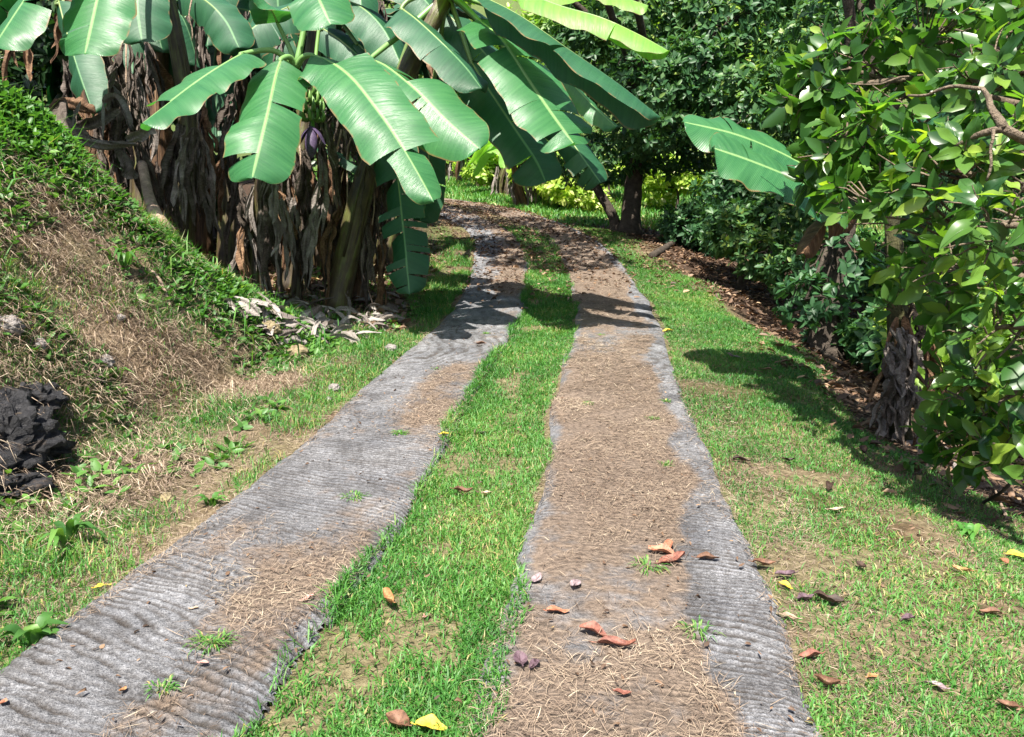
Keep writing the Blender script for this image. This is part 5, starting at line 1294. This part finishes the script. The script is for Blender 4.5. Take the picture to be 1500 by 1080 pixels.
# ------------------------------------------------------------------ fallen leaves one can pick out
FC = {'tan': ((.25, .12, .05), (.37, .20, .09)), 'red': ((.12, .04, .03), (.26, .11, .075)), 'orange': ((.26, .09, .05), (.38, .18, .11)), 'purple': ((.05, .026, .034), (.15, .10, .12)), 'lilac': ((.18, .13, .14), (.30, .24, .25)),
      'dark': ((.018, .011, .009), (.07, .042, .03)), 'brown': ((.075, .037, .022), (.19, .10, .06)), 'yellow': ((.55, .36, .03), (.68, .52, .08)), 'pink': ((.38, .18, .15), (.50, .30, .26)), 'pale': ((.30, .21, .14), (.45, .35, .27))}
for k, (a, b) in FC.items(): M['f_' + k] = fallen_mat('fallen_' + k, a, b)
def fallen(label, px, py, lenpx, ang, col, seed, wr=.42, curl=.9, lift=.035, roll=0.0):
    """ang: direction in the picture, degrees anticlockwise from +x"""
    rg = np.random.default_rng(seed)
    p, D = ground_at(px, py); L = lenpx / FOC * D * 1.12
    t, s, z = road(np.array([p.x]), np.array([p.y]))
    on = (LT0 < t[0] < LT1) or (RT0 < t[0] < RT1)
    m, n = 13, 7
    u = np.linspace(0, 1, m); P = np.zeros((m, n, 3))
    w = np.sin(np.pi * np.clip(u, 0.02, .985) ** .85) ** .7 * wr * L * .5
    cu = curl * rg.uniform(.7, 1.3)
    for j in range(n):
        q = (j / (n - 1)) * 2 - 1
        a_ = cu * abs(q)
        P[:, j, 0] = (u - .5) * L * (1 - .12 * cu)
        P[:, j, 1] = np.sin(q * cu) / max(cu, .1) * w
        P[:, j, 2] = (1 - np.cos(q * cu)) / max(cu, .1) * w * 1.3 + .10 * L * np.sin(u * 3.1 + seed) ** 2 + L * .05 * fbm(u * 4, u * 0 + q + seed, 3, 2) + L * .22 * cu * (u - .45) ** 2
    P[:, :, 2] -= P[:, :, 2].min()
    mb = MB(); mb.grid(P)
    mb.tube([(-.60 * L, 0, P[0, 3, 2] + .004), (-.5 * L, 0, P[0, 3, 2]), (0, 0, P[6, 3, 2] - .001), (.45 * L, 0, P[11, 3, 2] - .001)], [.0022, .002, .0016, .001], 5)
    o = link('fallen_leaf', mb.mesh('fallen_leaf', M['f_' + col]), None, p + Vector((0, 0, (.044 if on else .0) + lift * (.12 if on else .45))))
    o.rotation_euler = (roll, rg.normal(0, .15), R(ang))
    return tag(o, label, 'fallen leaf', 'fallen leaves on the track and verge')
FL = [
 ('curled tan-orange dead leaf on the turf between the strips', 570, 893, 52, 115, 'tan', .32, 1.2, .06), ('folded red-brown dead leaf touching the longer one', 868, 948, 42, 165, 'red', .6, .9, .05), ('long red-brown dead leaf on the thatch', 903, 969, 62, -20, 'red', .32, 1.0, .05),
 ('curled dark purple dead leaf at the edge of the turf', 762, 992, 34, 100, 'purple', .6, .8, .06), ('smaller purple half of the curled dark leaf', 783, 1000, 26, 60, 'purple', .5, .8, .05), ('flat orange-pink leaf on the thatch strip', 817, 915, 32, 5, 'orange', .5, .5, .03), ('pale lilac leaf beside the turf edge', 786, 868, 22, 60, 'lilac', .6, .25, .03), ('pale lilac leaf further along the thatch', 843, 876, 28, 70, 'lilac', .5, .3, .03),
 ('orange-red leaf on top of the dead leaf cluster', 968, 826, 40, 160, 'orange', .5, .8, .04), ('red-brown leaf under the dead leaf cluster', 985, 840, 40, 10, 'red', .6, .9, .05), ('rusty leaf behind the dead leaf cluster', 978, 820, 34, 60, 'orange', .4, 1.0, .04), ('dark brown curled leaf beside the dead leaf cluster', 1036, 838, 36, 0, 'brown', .4, 1.2, .05),
 ('small red leaf low on the thatch strip', 912, 1043, 24, -5, 'red', .5, .8, .03), ('big dark brown curled leaf in the turf by the yellow leaf', 582, 1071, 48, 140, 'brown', .6, 1.1, .05), ('bright yellow leaf in the turf', 632, 1077, 46, 0, 'yellow', .6, .5, .05), ('dark brown curled leaf across the turf', 678, 729, 30, 10, 'brown', .5, 1.2, .05), ('small tan leaf next to the dark one across the turf', 713, 729, 13, 20, 'pale', .7, .5, .04),
 ('tiny yellow leaf on the edge of the grey strip', 651, 648, 13, 0, 'yellow', .6, .4, .02), ('dark brown leaf at the edge of the raked concrete', 1118, 838, 36, 5, 'brown', .45, 1.2, .05), ('purple-brown leaf by the strip edge above the yellow-brown one', 1150, 852, 28, 170, 'purple', .5, .9, .04), ('yellow-brown leaf by the strip edge', 1148, 864, 24, 120, 'yellow', .5, .8, .03), ('dull purple leaf in the verge grass', 1180, 886, 26, 10, 'purple', .6, .9, .03),
 ('dark folded leaf in the verge grass', 1212, 889, 44, 170, 'dark', .5, 1.1, .04), ('long pale tan leaf along the strip edge', 1152, 912, 36, 135, 'pale', .28, .9, .03), ('red-brown leaf beside the strip in the near verge', 1186, 974, 32, 165, 'red', .5, 1.0, .04), ('curled brown leaf in the lowest verge grass', 1210, 1016, 40, 155, 'brown', .45, 1.2, .05), ('greyish purple leaf on the lower slope', 1370, 1014, 28, 140, 'lilac', .4, .8, .03),
 ('bright yellow leaf on the dark slope at the frame edge', 1491, 822, 30, -10, 'yellow', .6, .5, .05), ('brown-orange leaf in the sunny grass of the slope', 1408, 842, 28, 120, 'tan', .5, .9, .03), ('orange-brown leaf beside the yellow leaf on the slope', 1470, 828, 22, 80, 'orange', .5, .8, .03), ('dark leaf at the top of the verge by the strip', 1086, 679, 28, 0, 'dark', .4, 1.2, .04), ('black curled leaf in the verge turf', 1155, 680, 22, 10, 'dark', .4, 1.3, .04),
 ('dark upright leaf standing in the verge grass', 1262, 672, 22, 90, 'dark', .6, 1.2, .09), ('yellow-tan leaf in the verge by the grey strip', 152, 868, 26, 60, 'yellow', .4, .8, .04), ('tiny orange leaf at the near corner of the grey strip', 8, 1055, 14, 100, 'orange', .7, .5, .02), ('small pale yellow leaf on the grey strip', 286, 912, 12, 0, 'pale', .6, .5, .02), ('small pinkish leaf in the seam of the grey strip', 300, 992, 14, 0, 'pink', .5, .5, .02),
 ('small orange leaf low on the grey strip', 183, 1036, 13, 80, 'tan', .6, .6, .02), ('pinkish leaf where the grey strip meets the turf', 452, 895, 18, 20, 'pink', .5, .5, .02), ('pink scrap of leaf in the turf below the curled tan leaf', 625, 908, 14, 60, 'pink', .6, .5, .03), ('dark brown leaf at the turf edge in the middle distance', 706, 640, 16, 20, 'dark', .5, 1.0, .03), ('pale grey leaf in the bright verge turf', 1075, 527, 22, 10, 'lilac', .4, .6, .04),
 ('yellowish leaf at the upper verge', 978, 487, 16, 0, 'yellow', .5, .5, .03), ('tan leaf in the verge above the bare patch', 1120, 545, 20, 170, 'brown', .4, .8, .03), ('pale curled leaf beside the bare patch of the verge', 1225, 752, 26, 5, 'pale', .3, .8, .03), ('dark leaf lying in the bare patch of the verge', 1215, 720, 26, 60, 'dark', .5, 1.0, .05), ('brown leaf in the shade on the lower slope', 1450, 905, 30, 150, 'brown', .5, 1.0, .04), ('dark green fallen leaf on the slope', 1260, 838, 20, 100, 'dark', .6, .8, .05),
 ('brown dead leaf on the grey strip by the turf', 705, 512, 16, 0, 'brown', .5, .9, .03), ('rust coloured leaf low on the slope grass', 1278, 998, 18, 10, 'tan', .5, .7, .03), ('dull brown leaf in the dirt at the frame edge', 1475, 1050, 30, 140, 'brown', .5, 1.0, .04), ('dark purplish leaf lying deep in the slope grass', 1330, 915, 26, 20, 'purple', .5, 1.0, .04)]
for k, f in enumerate(FL):
    fallen(f[0], f[1], f[2], f[3], f[4], f[5], 2000 + k, f[6], f[7], f[8])
